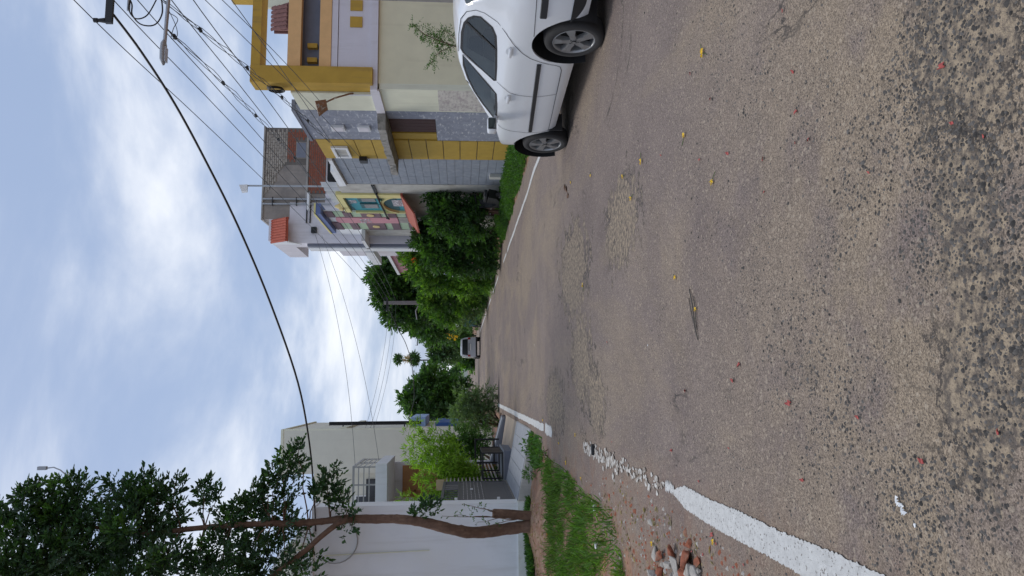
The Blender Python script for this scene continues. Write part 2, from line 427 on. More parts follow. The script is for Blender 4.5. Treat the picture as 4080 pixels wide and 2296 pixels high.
# asphalt: worn tar with dusty tan fines and dark stones showing through
def asphalt():
    m = bpy.data.materials.new('asphalt'); m.use_nodes = True
    N, L = m.node_tree.nodes, m.node_tree.links
    b = N['Principled BSDF']; b.inputs['Roughness'].default_value = .92; b.inputs['Specular IOR Level'].default_value = .25
    geo = N.new('ShaderNodeNewGeometry'); pos = geo.outputs['Position']
    def noise(s, d=5, r=.6, v=None, dist=0):
        n = N.new('ShaderNodeTexNoise'); n.inputs['Scale'].default_value = s; n.inputs['Detail'].default_value = d
        n.inputs['Roughness'].default_value = r; n.inputs['Distortion'].default_value = dist
        L.new(v or pos, n.inputs['Vector']); return n.outputs['Fac']
    def vor(s, out='Distance', feat='F1'):
        n = N.new('ShaderNodeTexVoronoi'); n.feature = feat; n.inputs['Scale'].default_value = s; L.new(pos, n.inputs['Vector']); return n.outputs[out]
    def rng(sock, a, bb, c=0., d=1.):
        r = N.new('ShaderNodeMapRange'); r.inputs['From Min'].default_value = a; r.inputs['From Max'].default_value = bb
        r.inputs['To Min'].default_value = c; r.inputs['To Max'].default_value = d; L.new(sock, r.inputs['Value']); return r.outputs[0]
    def mix(fac, c1, c2, mode='MIX'):
        x = N.new('ShaderNodeMixRGB'); x.blend_type = mode
        for s, v in (('Fac', fac), ('Color1', c1), ('Color2', c2)):
            if hasattr(v, 'is_output'): L.new(v, x.inputs[s])
            elif isinstance(v, (int, float)): x.inputs[s].default_value = v
            else: x.inputs[s].default_value = (*v, 1)
        return x.outputs[0]
    def mul(a, c):
        x = N.new('ShaderNodeMath'); x.operation = 'MULTIPLY'
        for i, v in enumerate((a, c)):
            if hasattr(v, 'is_output'): L.new(v, x.inputs[i])
            else: x.inputs[i].default_value = v
        return x.outputs[0]
    tar = mix(rng(noise(.9, 6), .35, .65), (.180, .143, .128), (.228, .183, .158))          # grey-mauve tar
    mpn = N.new('ShaderNodeMapping'); mpn.inputs['Scale'].default_value = (1.0, .35, 1); L.new(pos, mpn.inputs[0])
    dusty = rng(noise(.55, 8, .66, mpn.outputs[0], .6), .46, .60)                            # dust lies in long drifts
    fines = mix(rng(noise(6, 5), .3, .7), (.300, .236, .170), (.245, .195, .145))
    sy = N.new('ShaderNodeSeparateXYZ'); L.new(pos, sy.inputs[0])
    near = mul(rng(sy.outputs['Y'], 4.8, 2.2), rng(noise(1.7, 6, .65), .36, .52))             # gravelly stretch where the tar has worn through
    du = N.new('ShaderNodeMath'); du.operation = 'MAXIMUM'; L.new(mul(dusty, .75), du.inputs[0]); L.new(near, du.inputs[1])
    c = mix(du.outputs[0], tar, fines)
    cellc = vor(200, 'Color')                                                                 # single grains
    sp = N.new('ShaderNodeSeparateColor'); L.new(cellc, sp.inputs[0])
    c = mix(1.0, c, rng(sp.outputs[0], 0, 1, .58, 1.42), 'MULTIPLY')
    stone = mul(rng(vor(95), .34, .22), rng(noise(1.6, 7, .75), .42, .60, .06, .85))           # dark stones, in patches
    c = mix(stone, c, (.050, .048, .047))
    cellb = vor(75, 'Color'); sp2 = N.new('ShaderNodeSeparateColor'); L.new(cellb, sp2.inputs[0])
    c = mix(mul(rng(sp2.outputs[1], .93, .97), .55), c, (.42, .35, .27))                      # some pale chips
    c = mix(rng(noise(.33, 4, .5, None, .6), .60, .72, 0, .35), c, (.105, .100, .105))        # old patches of newer tar
    nb_ = noise(.75, 6, .6, mpn.outputs[0], 1.2); ab = N.new('ShaderNodeMath'); ab.operation = 'SUBTRACT'; L.new(nb_, ab.inputs[0]); ab.inputs[1].default_value = .56
    aa = N.new('ShaderNodeMath'); aa.operation = 'ABSOLUTE'; L.new(ab.outputs[0], aa.inputs[0])
    crack = mul(rng(aa.outputs[0], .010, .002), rng(noise(.8, 3), .50, .62, 0, .8))              # broken edges of worn layers
    c = mix(crack, c, (.045, .042, .040))
    # spots where the surface has broken up: gravel inside, a dark crumbling rim
    sx = sy
    for (qx, qy, ra, rb) in PATCHES:
        ax_ = N.new('ShaderNodeMath'); ax_.operation = 'SUBTRACT'; L.new(sx.outputs['X'], ax_.inputs[0]); ax_.inputs[1].default_value = qx
        ay_ = N.new('ShaderNodeMath'); ay_.operation = 'SUBTRACT'; L.new(sx.outputs['Y'], ay_.inputs[0]); ay_.inputs[1].default_value = qy
        cb = N.new('ShaderNodeCombineXYZ'); L.new(mul(ax_.outputs[0], 1 / ra), cb.inputs[0]); L.new(mul(ay_.outputs[0], 1 / rb), cb.inputs[1])
        ln = N.new('ShaderNodeVectorMath'); ln.operation = 'LENGTH'; L.new(cb.outputs[0], ln.inputs[0])
        dd = N.new('ShaderNodeMath'); dd.operation = 'ADD'; L.new(ln.outputs['Value'], dd.inputs[0]); L.new(rng(noise(3.2 / max(ra, .3), 7, .65), .25, .75, -.75, .75), dd.inputs[1])
        c = mix(mul(rng(dd.outputs[0], 1.0, .8), .85), c, mix(rng(noise(24, 6, .7), .42, .58), (.105, .09, .078), (.36, .285, .20)))
        dm = N.new('ShaderNodeMath'); dm.operation = 'SUBTRACT'; L.new(dd.outputs[0], dm.inputs[0]); dm.inputs[1].default_value = .98
        da = N.new('ShaderNodeMath'); da.operation = 'ABSOLUTE'; L.new(dm.outputs[0], da.inputs[0])
        c = mix(mul(rng(da.outputs[0], .13, .03), rng(noise(1.8, 4), .42, .55, .1, .85)), c, (.052, .047, .044))
    # red earth and dust washed in from both verges
    el = mul(rng(sx.outputs['X'], -.45, -1.35), rng(noise(2.4, 7, .7), .36, .60)); c = mix(mul(el, .9), c, mix(rng(noise(9, 5), .4, .6), (.25, .135, .085), (.27, .20, .145)))
    er = mul(rng(sx.outputs['X'], 4.2, 4.75), rng(noise(2.0, 6, .7), .36, .6)); c = mix(mul(er, .7), c, (.26, .205, .155))
    L.new(c, b.inputs['Base Color'])
    h = N.new('ShaderNodeMath'); h.operation = 'ADD'; L.new(mul(rng(vor(120), 0, .5, 1, 0), .6), h.inputs[0]); L.new(mul(noise(35, 5, .7), 1.1), h.inputs[1])
    h2 = N.new('ShaderNodeMath'); h2.operation = 'ADD'; L.new(h.outputs[0], h2.inputs[0]); L.new(mul(rng(vor(260), 0, .5, 1, 0), .35), h2.inputs[1])
    bp = N.new('ShaderNodeBump'); bp.inputs['Strength'].default_value = .9; bp.inputs['Distance'].default_value = .006
    L.new(h2.outputs[0], bp.inputs['Height']); L.new(bp.outputs[0], b.inputs['Normal'])
    MT['asphalt'] = m
PATCHES = [(gnd(x, y)[0], gnd(x, y)[1], a, b) for x, y, a, b in ((1395, 1015, .45, 1.1), (1462, 900, .55, .8), (1440, 680, .6, 1.2), (1560, 560, .4, .7), (2420, 120, .30, .22), (2420, 560, .30, .14), (2470, 930, .34, .18), (1500, 1010, .35, .5))]
asphalt()

# ------------------------------------------------------------------ ground and road
def road_h(x, y):
    fade = np.clip((24 - y) / 8, 0, 1)
    return .006 * fade * (np.sin(x * 2.3 + y * .8) + np.sin(y * 1.7 - x * 1.1 + 1) + .6 * np.sin(x * 4.1 + 2 - y * 2.6))
gm = MB(); S_ = 900
gm.add([(-S_, -60, -.06), (S_, -60, -.06), (S_, 1500, -.06), (-S_, 1500, -.06)], [(0, 1, 2, 3)])
struct(gm.build('ground', 'soil'))
fm = MB(); fm.add([(-300, 171, -.045), (300, 171, -.045), (300, 1400, -.045), (-300, 1400, -.045)], [(0, 1, 2, 3)])
struct(fm.build('field', 'field'))
LEFT_EDGE = [(-6, -1.75), (2, -1.75), (4.5, -1.75), (6.2, -1.72), (7.2, -1.62), (8.2, -1.62), (9.3, -1.5), (10.4, -1.42), (11.6, -1.36), (12.8, -1.22), (14.4, -1.0), (16, -.93), (28, -1.0), (60, -1.1), (170, -1.3)]
def left_edge(y):
    e = np.interp(y, [a for a, _ in LEFT_EDGE], [b for _, b in LEFT_EDGE])
    return e + .06 * np.sin(y * 3.1) + .04 * np.sin(y * 7.7 + 1)
def right_edge(y): return 4.80 + .05 * np.sin(y * 2.3) + .03 * np.sin(y * 6.1)
ys = np.concatenate([np.arange(-5, 14, .12), np.arange(14, 40, .4), np.arange(40, 171, 3.)])
nx = 60; V = np.zeros((len(ys), nx, 3))
for i, y in enumerate(ys):
    xs = np.linspace(left_edge(y), right_edge(y), nx); V[i, :, 0] = xs; V[i, :, 1] = y; V[i, :, 2] = road_h(xs, y)
ii, jj = np.meshgrid(np.arange(len(ys) - 1), np.arange(nx - 1), indexing='ij'); a = (ii * nx + jj).ravel()
struct(np_obj('road', V.reshape(-1, 3), np.stack([a, a + 1, a + nx + 1, a + nx], 1), 'asphalt', smooth=True))

# earth verge on the left: rises gently towards the house wall, red earth round the tree
def verge_h(x, y):
    t = np.clip((-1.0 - x) / 1.6, 0, 1); mound = .16 * np.exp(-((x + 2.5) ** 2 / .35 + (y - 13.4) ** 2 / 1.6))
    return -.03 + .075 * t + mound + .012 * np.sin(x * 5 + y * 3.3) + .010 * np.sin(y * 6.1 - x * 4)
def sheet(name, x0, x1, y0, y1, hf, m, step=.15):
    xs = np.arange(x0, x1 + .001, step); yy = np.arange(y0, y1 + .001, step); X, Y = np.meshgrid(xs, yy); Z = hf(X, Y)
    V = np.stack([X, Y, Z], -1).reshape(-1, 3); n = len(xs); ii, jj = np.meshgrid(np.arange(len(yy) - 1), np.arange(n - 1), indexing='ij'); a = (ii * n + jj).ravel()
    return np_obj(name, V, np.stack([a, a + 1, a + n + 1, a + n], 1), m, smooth=True)
struct(sheet('verge', -7, -.85, 2.0, 15.05, verge_h, 'soil'))
# red earth patch round the tree foot
redpts = [(1342, 1225), (1352, 1250), (1362, 1262), (1380, 1262), (1388, 1300), (1386, 1345), (1392, 1400), (1394, 1449), (1352, 1449), (1350, 1380), (1348, 1330)]
rp = [gnd(x, y) for x, y in redpts]; ctr = sum(rp) / len(rp)
rm = MB(); ring = 5; vs = [(*ctr[:2], verge_h(ctr[0], ctr[1]) + .012)]
den = []
for i in range(len(rp)):
    for k in range(4): den.append(rp[i] + (rp[(i + 1) % len(rp)] - rp[i]) * k / 4)
for q in range(1, ring + 1):
    for p in den:
        w = ctr + (p - ctr) * (q / ring) * (1 + (.06 * math.sin(p[0] * 21 + p[1] * 17)))
        vs.append((w[0], w[1], verge_h(w[0], w[1]) + (.012 if q < ring else -.004)))
n = len(den); fs = [(0, 1 + (k + 1) % n, 1 + k) for k in range(n)]
for q in range(ring - 1):
    for k in range(n):
        fs.append((1 + q * n + k, 1 + q * n + (k + 1) % n, 1 + (q + 1) * n + (k + 1) % n, 1 + (q + 1) * n + k))
rm.add(vs, fs); struct(rm.build('bare_earth', 'soil_red', smooth=True))
# earth strip on the right, between the road and the houses
def rverge_h(x, y): return -.03 + .05 * np.clip((x - 4.75) / 1.0, 0, 1) + .012 * np.sin(x * 5 + y * 2.3) + .01 * np.sin(y * 5)
struct(sheet('verge_right', 4.72, 8.0, 8, 60, rverge_h, 'soil', .2))

# painted edge lines: ragged sheets lying just on the tar
def paint_line(mb, x, w, y0, y1, rag=.018, taper0=0., taper1=0.):
    n = max(4, int((y1 - y0) / (.010 if y1 < 6 else .025 if y1 < 14 else .12))); vs, fs = [], []
    ph = random.uniform(0, 9)
    for i in range(n + 1):
        t = i / n; y = y0 + (y1 - y0) * t
        ww = w * min(1, .25 + t / max(taper0, 1e-6) if taper0 else 1, .25 + (1 - t) / max(taper1, 1e-6) if taper1 else 1)
        a = x - ww / 2 + random.uniform(-1, 1) * rag * .7 + .004 * math.sin(y * 5 + ph); b = x + ww / 2 + random.uniform(-1, 1) * rag * .7 + .004 * math.sin(y * 6.3 + ph)
        vs += [(a, y, road_h(a, y) + .006), (b, y, road_h(b, y) + .006)]
    fs = [(2 * i, 2 * i + 1, 2 * i + 3, 2 * i + 2) for i in range(n)]
    mb.add(vs, fs)
ll = MB()
paint_line(ll, -.715, .145, .6, 5.0, .008, 0, .08); paint_line(ll, -.70, .055, 5.0, 5.22, .03)
struct(ll.build('edge_line', 'paint_white'))
ll = MB()
def flakes(mb, x, w, y0, y1, n, lo, hi, seed):
    r = random.Random(seed)
    for i in range(n):                      # worn paint left as ragged flakes
        cy = r.uniform(y0, y1); cx_ = x + r.gauss(0, w * .26); R0 = r.uniform(lo, hi); k = r.randint(7, 11); vs = []
        for q in range(k):
            a = 2 * math.pi * q / k; rr = R0 * r.uniform(.45, 1.15); px_, py_ = cx_ + rr * .8 * math.cos(a), cy + rr * 1.7 * math.sin(a); vs.append((px_, py_, road_h(px_, py_) + .005 + .00006 * i))
        mb.add(vs, [tuple(range(k))])
flakes(ll, -.72, .13, 5.25, 6.75, 75, .010, .032, 1); flakes(ll, -.72, .14, 6.75, 7.95, 95, .016, .045, 2); flakes(ll, -.72, .13, 8.0, 8.75, 60, .014, .040, 3)
struct(ll.build('edge_line', 'paint_worn'))
ll = MB(); paint_line(ll, -.72, .17, 11.6, 12.7, .03, .2, 0); paint_line(ll, -.72, .13, 12.9, 29.5, .015); struct(ll.build('edge_line', 'paint_white'))
ll = MB(); paint_line(ll, 4.12, .11, 6.0, 22.4, .010); paint_line(ll, 4.14, .10, 22.9, 24.6, .02); paint_line(ll, 4.16, .10, 28, 33, .02); paint_line(ll, 4.15, .11, 35, 41, .02)
paint_line(ll, 4.12, .11, 42, 58, .02); struct(ll.build('edge_line', 'paint_white'))
# ------------------------------------------------------------------ white saloon car
M_('car_white', (.70, .72, .74), .28, .02, 2, bump=0, coat=.6)
M_('car_black', (.018, .019, .021), .55, .05, bump=0)
M_('tyre', (.028, .027, .027), .85, .15, 12, bump=.2)
M_('rim', (.30, .305, .31), .38, .08, 8, metal=.65, bump=0)
M_('seam', (.015, .015, .017), .7, 0, bump=0)
M_('glass_car', (.050, .062, .060), .04, .5, 2.2, bump=0, coat=.7, spec=.8)
M_('car_lining', (.42, .42, .40), .9, .1, bump=0)
M_('car_seat', (.07, .07, .068), .9, .1, bump=.1)
def side_glass():
    m = bpy.data.materials.new('glass_side'); m.use_nodes = True; N, L = m.node_tree.nodes, m.node_tree.links; N.remove(N['Principled BSDF'])
    t = N.new('ShaderNodeBsdfTransparent'); t.inputs[0].default_value = (.92, .97, .94, 1); g = N.new('ShaderNodeBsdfGlossy'); g.inputs['Roughness'].default_value = .02; g.inputs['Color'].default_value = (.9, .95, .95, 1)
    f = N.new('ShaderNodeFresnel'); f.inputs['IOR'].default_value = 1.5; x = N.new('ShaderNodeMixShader'); L.new(f.outputs[0], x.inputs[0]); L.new(t.outputs[0], x.inputs[1]); L.new(g.outputs[0], x.inputs[2]); L.new(x.outputs[0], N['Material Output'].inputs['Surface']); MT['glass_side'] = m
side_glass()
M_('lamp_red', (.35, .015, .02), .25, 0, bump=0, coat=.5)
M_('lamp_clear', (.45, .47, .5), .15, 0, bump=0, coat=.5)
M_('plate', (.75, .75, .72), .5, 0, bump=0)
CAR = thing('parked_car', 'white saloon car parked half on the right edge line, facing away', 'car', (3.37, 6.92, 0), rz=math.atan2(.20, 2.56))
HW = .835                                   # half width at the wheel faces
TOP = [(-1.0, .42), (-.985, .66), (-.96, .93), (-.90, 1.03), (-.72, 1.065), (-.27, 1.435), (.08, 1.495), (.5, 1.51), (.9, 1.49), (1.22, 1.425), (1.62, 1.265), (2.2, 1.02), (2.6, .945), (2.95, .855), (3.18, .745), (3.27, .60), (3.29, .42)]
def zt(y): return float(np.interp(y, [a for a, _ in TOP], [b for _, b in TOP]))
SEC = [(.20, .10), (.27, .05), (.34, .022), (.50, .004), (.62, .0), (.80, .0), (.90, .010), (.97, .04), (1.03, .075), (1.45, .255), (1.6, .32)]
def side(y, z):                             # inward offset of the flank
    o = float(np.interp(z, [a for a, _ in SEC], [b for _, b in SEC]))
    if y > 2.25: o += .46 * ((y - 2.25) / 1.05) ** 2.3
    if y < -.25: o += .20 * ((-.25 - y) / .75) ** 2.2
    return o
def srf(y, z, out=0.): return (side(y, z) - out, y, z)
st = sorted(set([round(v, 3) for v in np.concatenate([np.linspace(-1.0, -.85, 5), np.linspace(-.85, 2.9, 66), np.linspace(2.9, 3.29, 12), [-.72, -.27, 1.22, 2.2]])]))
rows = []
for y in st:
    top = zt(y); ze = top - (.055 if top > 1.1 else .05) ; zb = min(1.0, ze)
    ring = [(HW, .19), ]
    sec = [(side(y, .19) + .12, .19)]
    for t in (0, .05, .12, .25, .42, .58, .72, .84, .93, 1.0):
        z = .22 + t * (zb - .22); sec.append((side(y, z), z))
    for t in (.25, .5, .75, .93):
        z = zb + t * (ze - zb); sec.append((side(y, z), z))
    xe = side(y, ze)
    for a in (.0, .10, .24, .42, .66, 1.0):
        xx = xe + (HW - xe) * a; sec.append((xx + (.012 if a == 0 else 0), ze + (top - ze) * (1 - (1 - a) ** 3.2)))
    rows.append(sec)
nsec = len(rows[0]); V, body, shield, rearw = [], [], [], []
full = 2 * nsec - 1
for y, sec in zip(st, rows):
    V += [(x, y, z) for x, z in sec] + [(2 * HW - x, y, z) for x, z in reversed(sec[:-1])]
for i in range(len(st) - 1):
    ym = (st[i] + st[i + 1]) / 2
    for k in range(full):
        f = (i * full + k, (i + 1) * full + k, (i + 1) * full + (k + 1) % full, i * full + (k + 1) % full)
        roof = 16 <= k <= full - 18
        if roof and 1.24 < ym < 2.16: shield.append(f)
        elif roof and -.70 < ym < -.29: rearw.append(f)
        else: body.append(f)
body.append(tuple(range(full))); body.append(tuple((len(st) - 1) * full + k for k in range(full - 1, -1, -1)))
def compact(faces):
    used = sorted({i for f in faces for i in f}); mp_ = {u: n for n, u in enumerate(used)}
    return [V[u] for u in used], [tuple(mp_[i] for i in f) for f in faces]
def mbl(vf): m = MB(); m.v, m.f = vf; return m
WY = (0.0, 2.57); WZ = .302; WR = .302
# wheel openings are cut through both flanks
bo = mbl((V, body + shield + rearw)).build('body', 'car_white', CAR, smooth=True, local=True)
cut = MB()
for wy in WY:
    for x0 in (-.3, 2 * HW - .34):
        cut.tube([(x0, wy + .02, WZ + .012), (x0 + .64, wy + .02, WZ + .012)], .408, 48)
co = cut.build('cutter', 'car_black', None); co.parent = CAR
bpy.context.view_layer.update()
RW = [(-.16, 1.235), (-.13, 1.29), (-.06, 1.34), (.05, 1.38), (.24, 1.405), (.56, 1.412), (.62, 1.39), (.945, 1.06), (.93, 1.048), (.62, 1.055), (.30, 1.07), (.05, 1.088), (-.07, 1.13)]
FW = [(.69, 1.402), (.90, 1.385), (1.15, 1.335), (1.40, 1.255), (1.62, 1.155), (1.86, 1.02), (1.86, .998), (1.55, 1.012), (1.24, 1.032), (1.22, 1.045)]
wc = MB()
for pl in (RW, FW): wc.poly([(-.4, y, z) for y, z in pl], (2.5, 0, 0))
wco = wc.build('window_cutter', 'car_lining', None); wco.parent = CAR
for ob_ in (bo, wco):
    tb_ = bmesh.new(); tb_.from_mesh(ob_.data); bmesh.ops.recalc_face_normals(tb_, faces=tb_.faces[:]); tb_.to_mesh(ob_.data); tb_.free()
bpy.context.view_layer.update()
m0 = bo.modifiers.new('windows', 'BOOLEAN'); m0.operation = 'DIFFERENCE'; m0.object = wco; m0.solver = 'EXACT'; m0.material_mode = 'TRANSFER'
cbx = MB().box(.30, 2 * HW - .30, .02, 1.22, .985, 1.36).build('cabin_cutter', 'car_lining', None); cbx.parent = CAR; bpy.context.view_layer.update()
m1 = bo.modifiers.new('cabin', 'BOOLEAN'); m1.operation = 'DIFFERENCE'; m1.object = cbx; m1.solver = 'EXACT'; m1.material_mode = 'TRANSFER'
md = bo.modifiers.new('arches', 'BOOLEAN'); md.operation = 'DIFFERENCE'; md.object = co; md.solver = 'EXACT'; md.material_mode = 'TRANSFER'
dg = bpy.context.evaluated_depsgraph_get()
ev = bo.evaluated_get(dg); em_ = ev.to_mesh(); slots = [mm.name if mm else '' for mm in em_.materials]; bm = bmesh.new(); bm.from_mesh(em_)
bo.modifiers.clear(); bpy.data.objects.remove(co, do_unlink=True); bpy.data.objects.remove(wco, do_unlink=True); bpy.data.objects.remove(cbx, do_unlink=True)
# split the glass of windscreen and rear window off into parts of their own
def is_glass(f):
    c = f.calc_center_median(); n = f.normal
    return n.z > .25 and abs(c.x - HW) < HW - .21 and c.z > 1.03 and ((1.24 < c.y < 2.16) or (-.70 < c.y < -.29))
lin = [f for f in bm.faces if slots[f.material_index] == 'car_lining']
vs = list({v for f in lin for v in f.verts}); ix = {v: i for i, v in enumerate(vs)}
g = MB(); g.v = [tuple(v.co) for v in vs]; g.f = [tuple(ix[v] for v in f.verts) for f in lin]; g.build('cabin_lining', 'car_lining', CAR, local=True)
bmesh.ops.delete(bm, geom=lin, context='FACES')
gl = [f for f in bm.faces if is_glass(f)]
for nm, test in (('windscreen', lambda y: y > 0), ('rear_window', lambda y: y < 0)):
    fs = [f for f in gl if test(f.calc_center_median().y)]
    vs = list({v for f in fs for v in f.verts}); ix = {v: i for i, v in enumerate(vs)}
    g = MB(); g.v = [tuple(v.co) for v in vs]; g.f = [tuple(ix[v] for v in f.verts) for f in fs]; g.build(nm, 'glass_car', CAR, True, local=True)
bmesh.ops.delete(bm, geom=gl, context='FACES')
nm_ = bpy.data.meshes.new('body'); bm.to_mesh(nm_); bm.free()
nm_.materials.clear(); nm_.materials.append(MT['car_white'])
nm_.polygons.foreach_set('use_smooth', [True] * len(nm_.polygons)); nm_.polygons.foreach_set('material_index', [0] * len(nm_.polygons))
bo.data = nm_
em = bo.modifiers.new('edges', 'EDGE_SPLIT'); em.split_angle = R(38)
# dark liners in the openings
for wy in WY:
    for sgn in (0, 1):
        l = MB(); pts = []
        n = 28
        for i in range(n + 1):
            t = R(-28) + R(236) * i / n
            for d in (.012, .30): pts.append((d if sgn == 0 else 2 * HW - d, wy + .02 + .402 * math.cos(t), WZ + .012 + .402 * math.sin(t)))
        l.add(pts, [(2 * i, 2 * i + 1, 2 * i + 3, 2 * i + 2) for i in range(n)]); xb = .30 if sgn == 0 else 2 * HW - .30
        l.add([(xb, wy + .02 + .41 * math.cos(a), max(.2, WZ + .012 + .41 * math.sin(a))) for a in np.linspace(0, 2 * math.pi, 32, endpoint=False)], [tuple(range(32))])
        l.build('arch_liner', 'car_black', CAR, local=True)
def patch(outline, out, name, m, parent=CAR):
    """polygon lying on the flank (both sides of the car get one)"""
    res = None
    for mir in (0, 1):
        b = MB(); pts = [srf(y, z, out) for y, z in outline]
        if mir: pts = [(2 * HW - x, y, z) for x, y, z in pts]
        ar = sum(pts[i][1] * pts[(i + 1) % len(pts)][2] - pts[(i + 1) % len(pts)][1] * pts[i][2] for i in range(len(pts)))   # x part of the normal
        if (ar > 0) != bool(mir): pts = pts[::-1]
        b.poly(pts); o = b.build(name, m, parent, local=True)
        if not mir: res = o
    return res
def grow(pl, d):
    c = np.mean(pl, 0); out = []
    n = len(pl)
    for i in range(n):
        a, b, e = np.array(pl[i - 1]), np.array(pl[i]), np.array(pl[(i + 1) % n])
        n1 = np.array([-(b - a)[1], (b - a)[0]]); n2 = np.array([-(e - b)[1], (e - b)[0]])
        nn = n1 / np.linalg.norm(n1) + n2 / np.linalg.norm(n2); nn /= np.linalg.norm(nn)
        if nn @ (b - c) < 0: nn = -nn
        out.append(tuple(b + nn * d))
    return out
for nm, pl in (('rear_door_window', RW), ('front_door_window', FW)):
    og = grow(pl, .020); ig = grow(pl, -.004)
    for mir in (0, 1):
        b = MB(); k = len(pl); vs = [srf(y, z, .004) for y, z in og] + [srf(y, z, .004) for y, z in ig]
        if mir: vs = [(2 * HW - x, y, z) for x, y, z in vs]
        b.add(vs, [(i, (i + 1) % k, k + (i + 1) % k, k + i) for i in range(k)]); b.build('window_seal', 'seam', CAR, local=True)
    patch(pl, .002, nm, 'glass_side')
patch([(.005, 1.362), (.03, 1.376), (.315, 1.062), (.285, 1.064)], .009, 'window_divider', 'seam')
patch([(1.87, 1.03), (1.99, .975), (1.86, .985)], .008, 'quarter_panel', 'seam')
def ribbon(pts, w, out, name, m):
    P = []
    pts = [np.array(p, float) for p in pts]
    fine = []
    for a, b in zip(pts[:-1], pts[1:]):
        for k in range(4): fine.append(a + (b - a) * k / 4)
    fine.append(pts[-1])
    for mir in (0, 1):
        b = MB(); vs = []
        for i, p in enumerate(fine):
            d = fine[min(i + 1, len(fine) - 1)] - fine[max(i - 1, 0)]; nn = np.array([-d[1], d[0]]) / np.linalg.norm(d) * w / 2
            vs += [srf(*(p + nn), out), srf(*(p - nn), out)]
        if mir: vs = [(2 * HW - x, y, z) for x, y, z in vs]
        b.add(vs, [(2 * i, 2 * i + 1, 2 * i + 3, 2 * i + 2) for i in range(len(fine) - 1)]); b.build(name, m, CAR, local=True)
ribbon([(.64, 1.452), (.30, 1.447), (.0, 1.425), (-.16, 1.37), (-.25, 1.28), (-.26, 1.20), (-.20, 1.07), (-.08, .985), (.06, .90), (.21, .80), (.31, .71), (.38, .60), (.43, .50), (.46, .43), (.50, .375), (.58, .35), (.85, .342), (1.13, .335)], .007, .0025, 'door_seam', 'seam')
ribbon([(.66, 1.40), (.80, 1.24), (.95, 1.03), (1.02, .945), (1.09, .87), (1.14, .75), (1.165, .60), (1.16, .50), (1.135, .335)], .006, .0025, 'door_seam', 'seam')
ribbon([(1.135, .335), (1.6, .322), (2.12, .312), (2.165, .40), (2.155, .60), (2.11, .80), (2.05, .92), (2.0, .965)], .006, .0025, 'door_seam', 'seam')
ribbon([(-.92, .745), (-.72, .74), (-.40, .728), (-.11, .712)], .006, .0025, 'bumper_seam', 'seam')
ribbon([(2.74, .70), (2.95, .66), (3.1, .62)], .006, .0025, 'bumper_seam', 'seam')
def molding(y0, y1, z0, z1, h, name):
    for mir in (0, 1):
        b = MB(); n = 14; vs = []
        for i in range(n + 1):
            t = i / n; y = y0 + (y1 - y0) * t; z = z0 + (z1 - z0) * t
            vs += [srf(y, z - h / 2, .001), srf(y, z - h / 2 + .006, .013), srf(y, z + h / 2 - .006, .013), srf(y, z + h / 2, .001)]
        if mir: vs = [(2 * HW - x, y, z) for x, y, z in vs]
        fs = [(4 * i + k, 4 * i + k + 1, 4 * i + 5 + k, 4 * i + 4 + k) for i in range(n) for k in range(3)] + [(0, 1, 2, 3), (4 * n, 4 * n + 1, 4 * n + 2, 4 * n + 3)]
        b.add(vs, fs); b.build(name, 'car_black', CAR, local=True)
molding(.425, 2.12, .607, .548, .050, 'side_molding')
molding(-.90, -.425, .668, .655, .068, 'bumper_molding')
# black skirt under the rear bumper
for mir in (0, 1):
    b = MB(); yy = np.linspace(-.90, -.35, 16); vs = []
    for y in yy:
        lo = .27 + .12 * max(0, (y + .6) / .25) ** 2 if y > -.6 else .27
        for z in (min(lo, .385), .392): vs.append(srf(y, z, .006))
    if mir: vs = [(2 * HW - x, y, z) for x, y, z in vs]
    b.add(vs, [(2 * i, 2 * i + 1, 2 * i + 3, 2 * i + 2) for i in range(len(yy) - 1)]); b.build('bumper_skirt', 'car_black', CAR, local=True)
for mir in (0, 1):
    mx = (lambda x: 2 * HW - x) if mir else (lambda x: x)
    for hy, hz in ((.21, .925), (1.22, .885)):
        b = MB(); x0 = side(hy, hz); b.bbox(*sorted((mx(x0 - .035), mx(x0 - .012))), hy - .085, hy + .085, hz - .018, hz + .016, .008)
        h = b.build('door_handle', 'car_white', CAR, True, local=True)
        b = MB(); b.poly([(mx(x0 - .003), hy + .075 * math.cos(a), hz + .045 * math.sin(a)) for a in np.linspace(0, 2 * math.pi, 20, endpoint=False)]); b.build('handle_recess', 'car_white', h, local=True)
    # mirror
    b = MB(); b.bbox(*sorted((mx(-.165), mx(.01))), 1.72, 1.86, .99, 1.105, .03); mo = b.build('wing_mirror', 'car_white', CAR, True, local=True)
    b = MB(); b.bbox(*sorted((mx(-.150), mx(-.012))), 1.708, 1.73, 1.002, 1.094, .008); b.build('mirror_rim', 'seam', mo, local=True)
    b = MB(); b.poly([(mx(-.142), 1.706, 1.01), (mx(-.02), 1.706, 1.01), (mx(-.02), 1.706, 1.086), (mx(-.142), 1.706, 1.086)]); b.build('mirror_glass', 'glass_car', mo, local=True)
    b = MB(); b.box(*sorted((mx(-.02), mx(.09))), 1.78, 1.88, .985, 1.02); b.build('mirror_foot', 'car_white', mo, local=True)
    # lamps
    b = MB(); b.bbox(*sorted((mx(.10), mx(.33))), -.968, -.90, .78, .99, .02); b.build('tail_lamp', 'lamp_red', CAR, True, local=True)
    b = MB(); b.bbox(*sorted((mx(.27), mx(.60))), 2.95, 3.19, .60, .72, .03); b.build('headlamp', 'lamp_clear', CAR, True, local=True)
b = MB(); b.bbox(HW - .26, HW + .26, -1.012, -.985, .76, .87, .006); b.build('number_plate', 'plate', CAR, local=True)
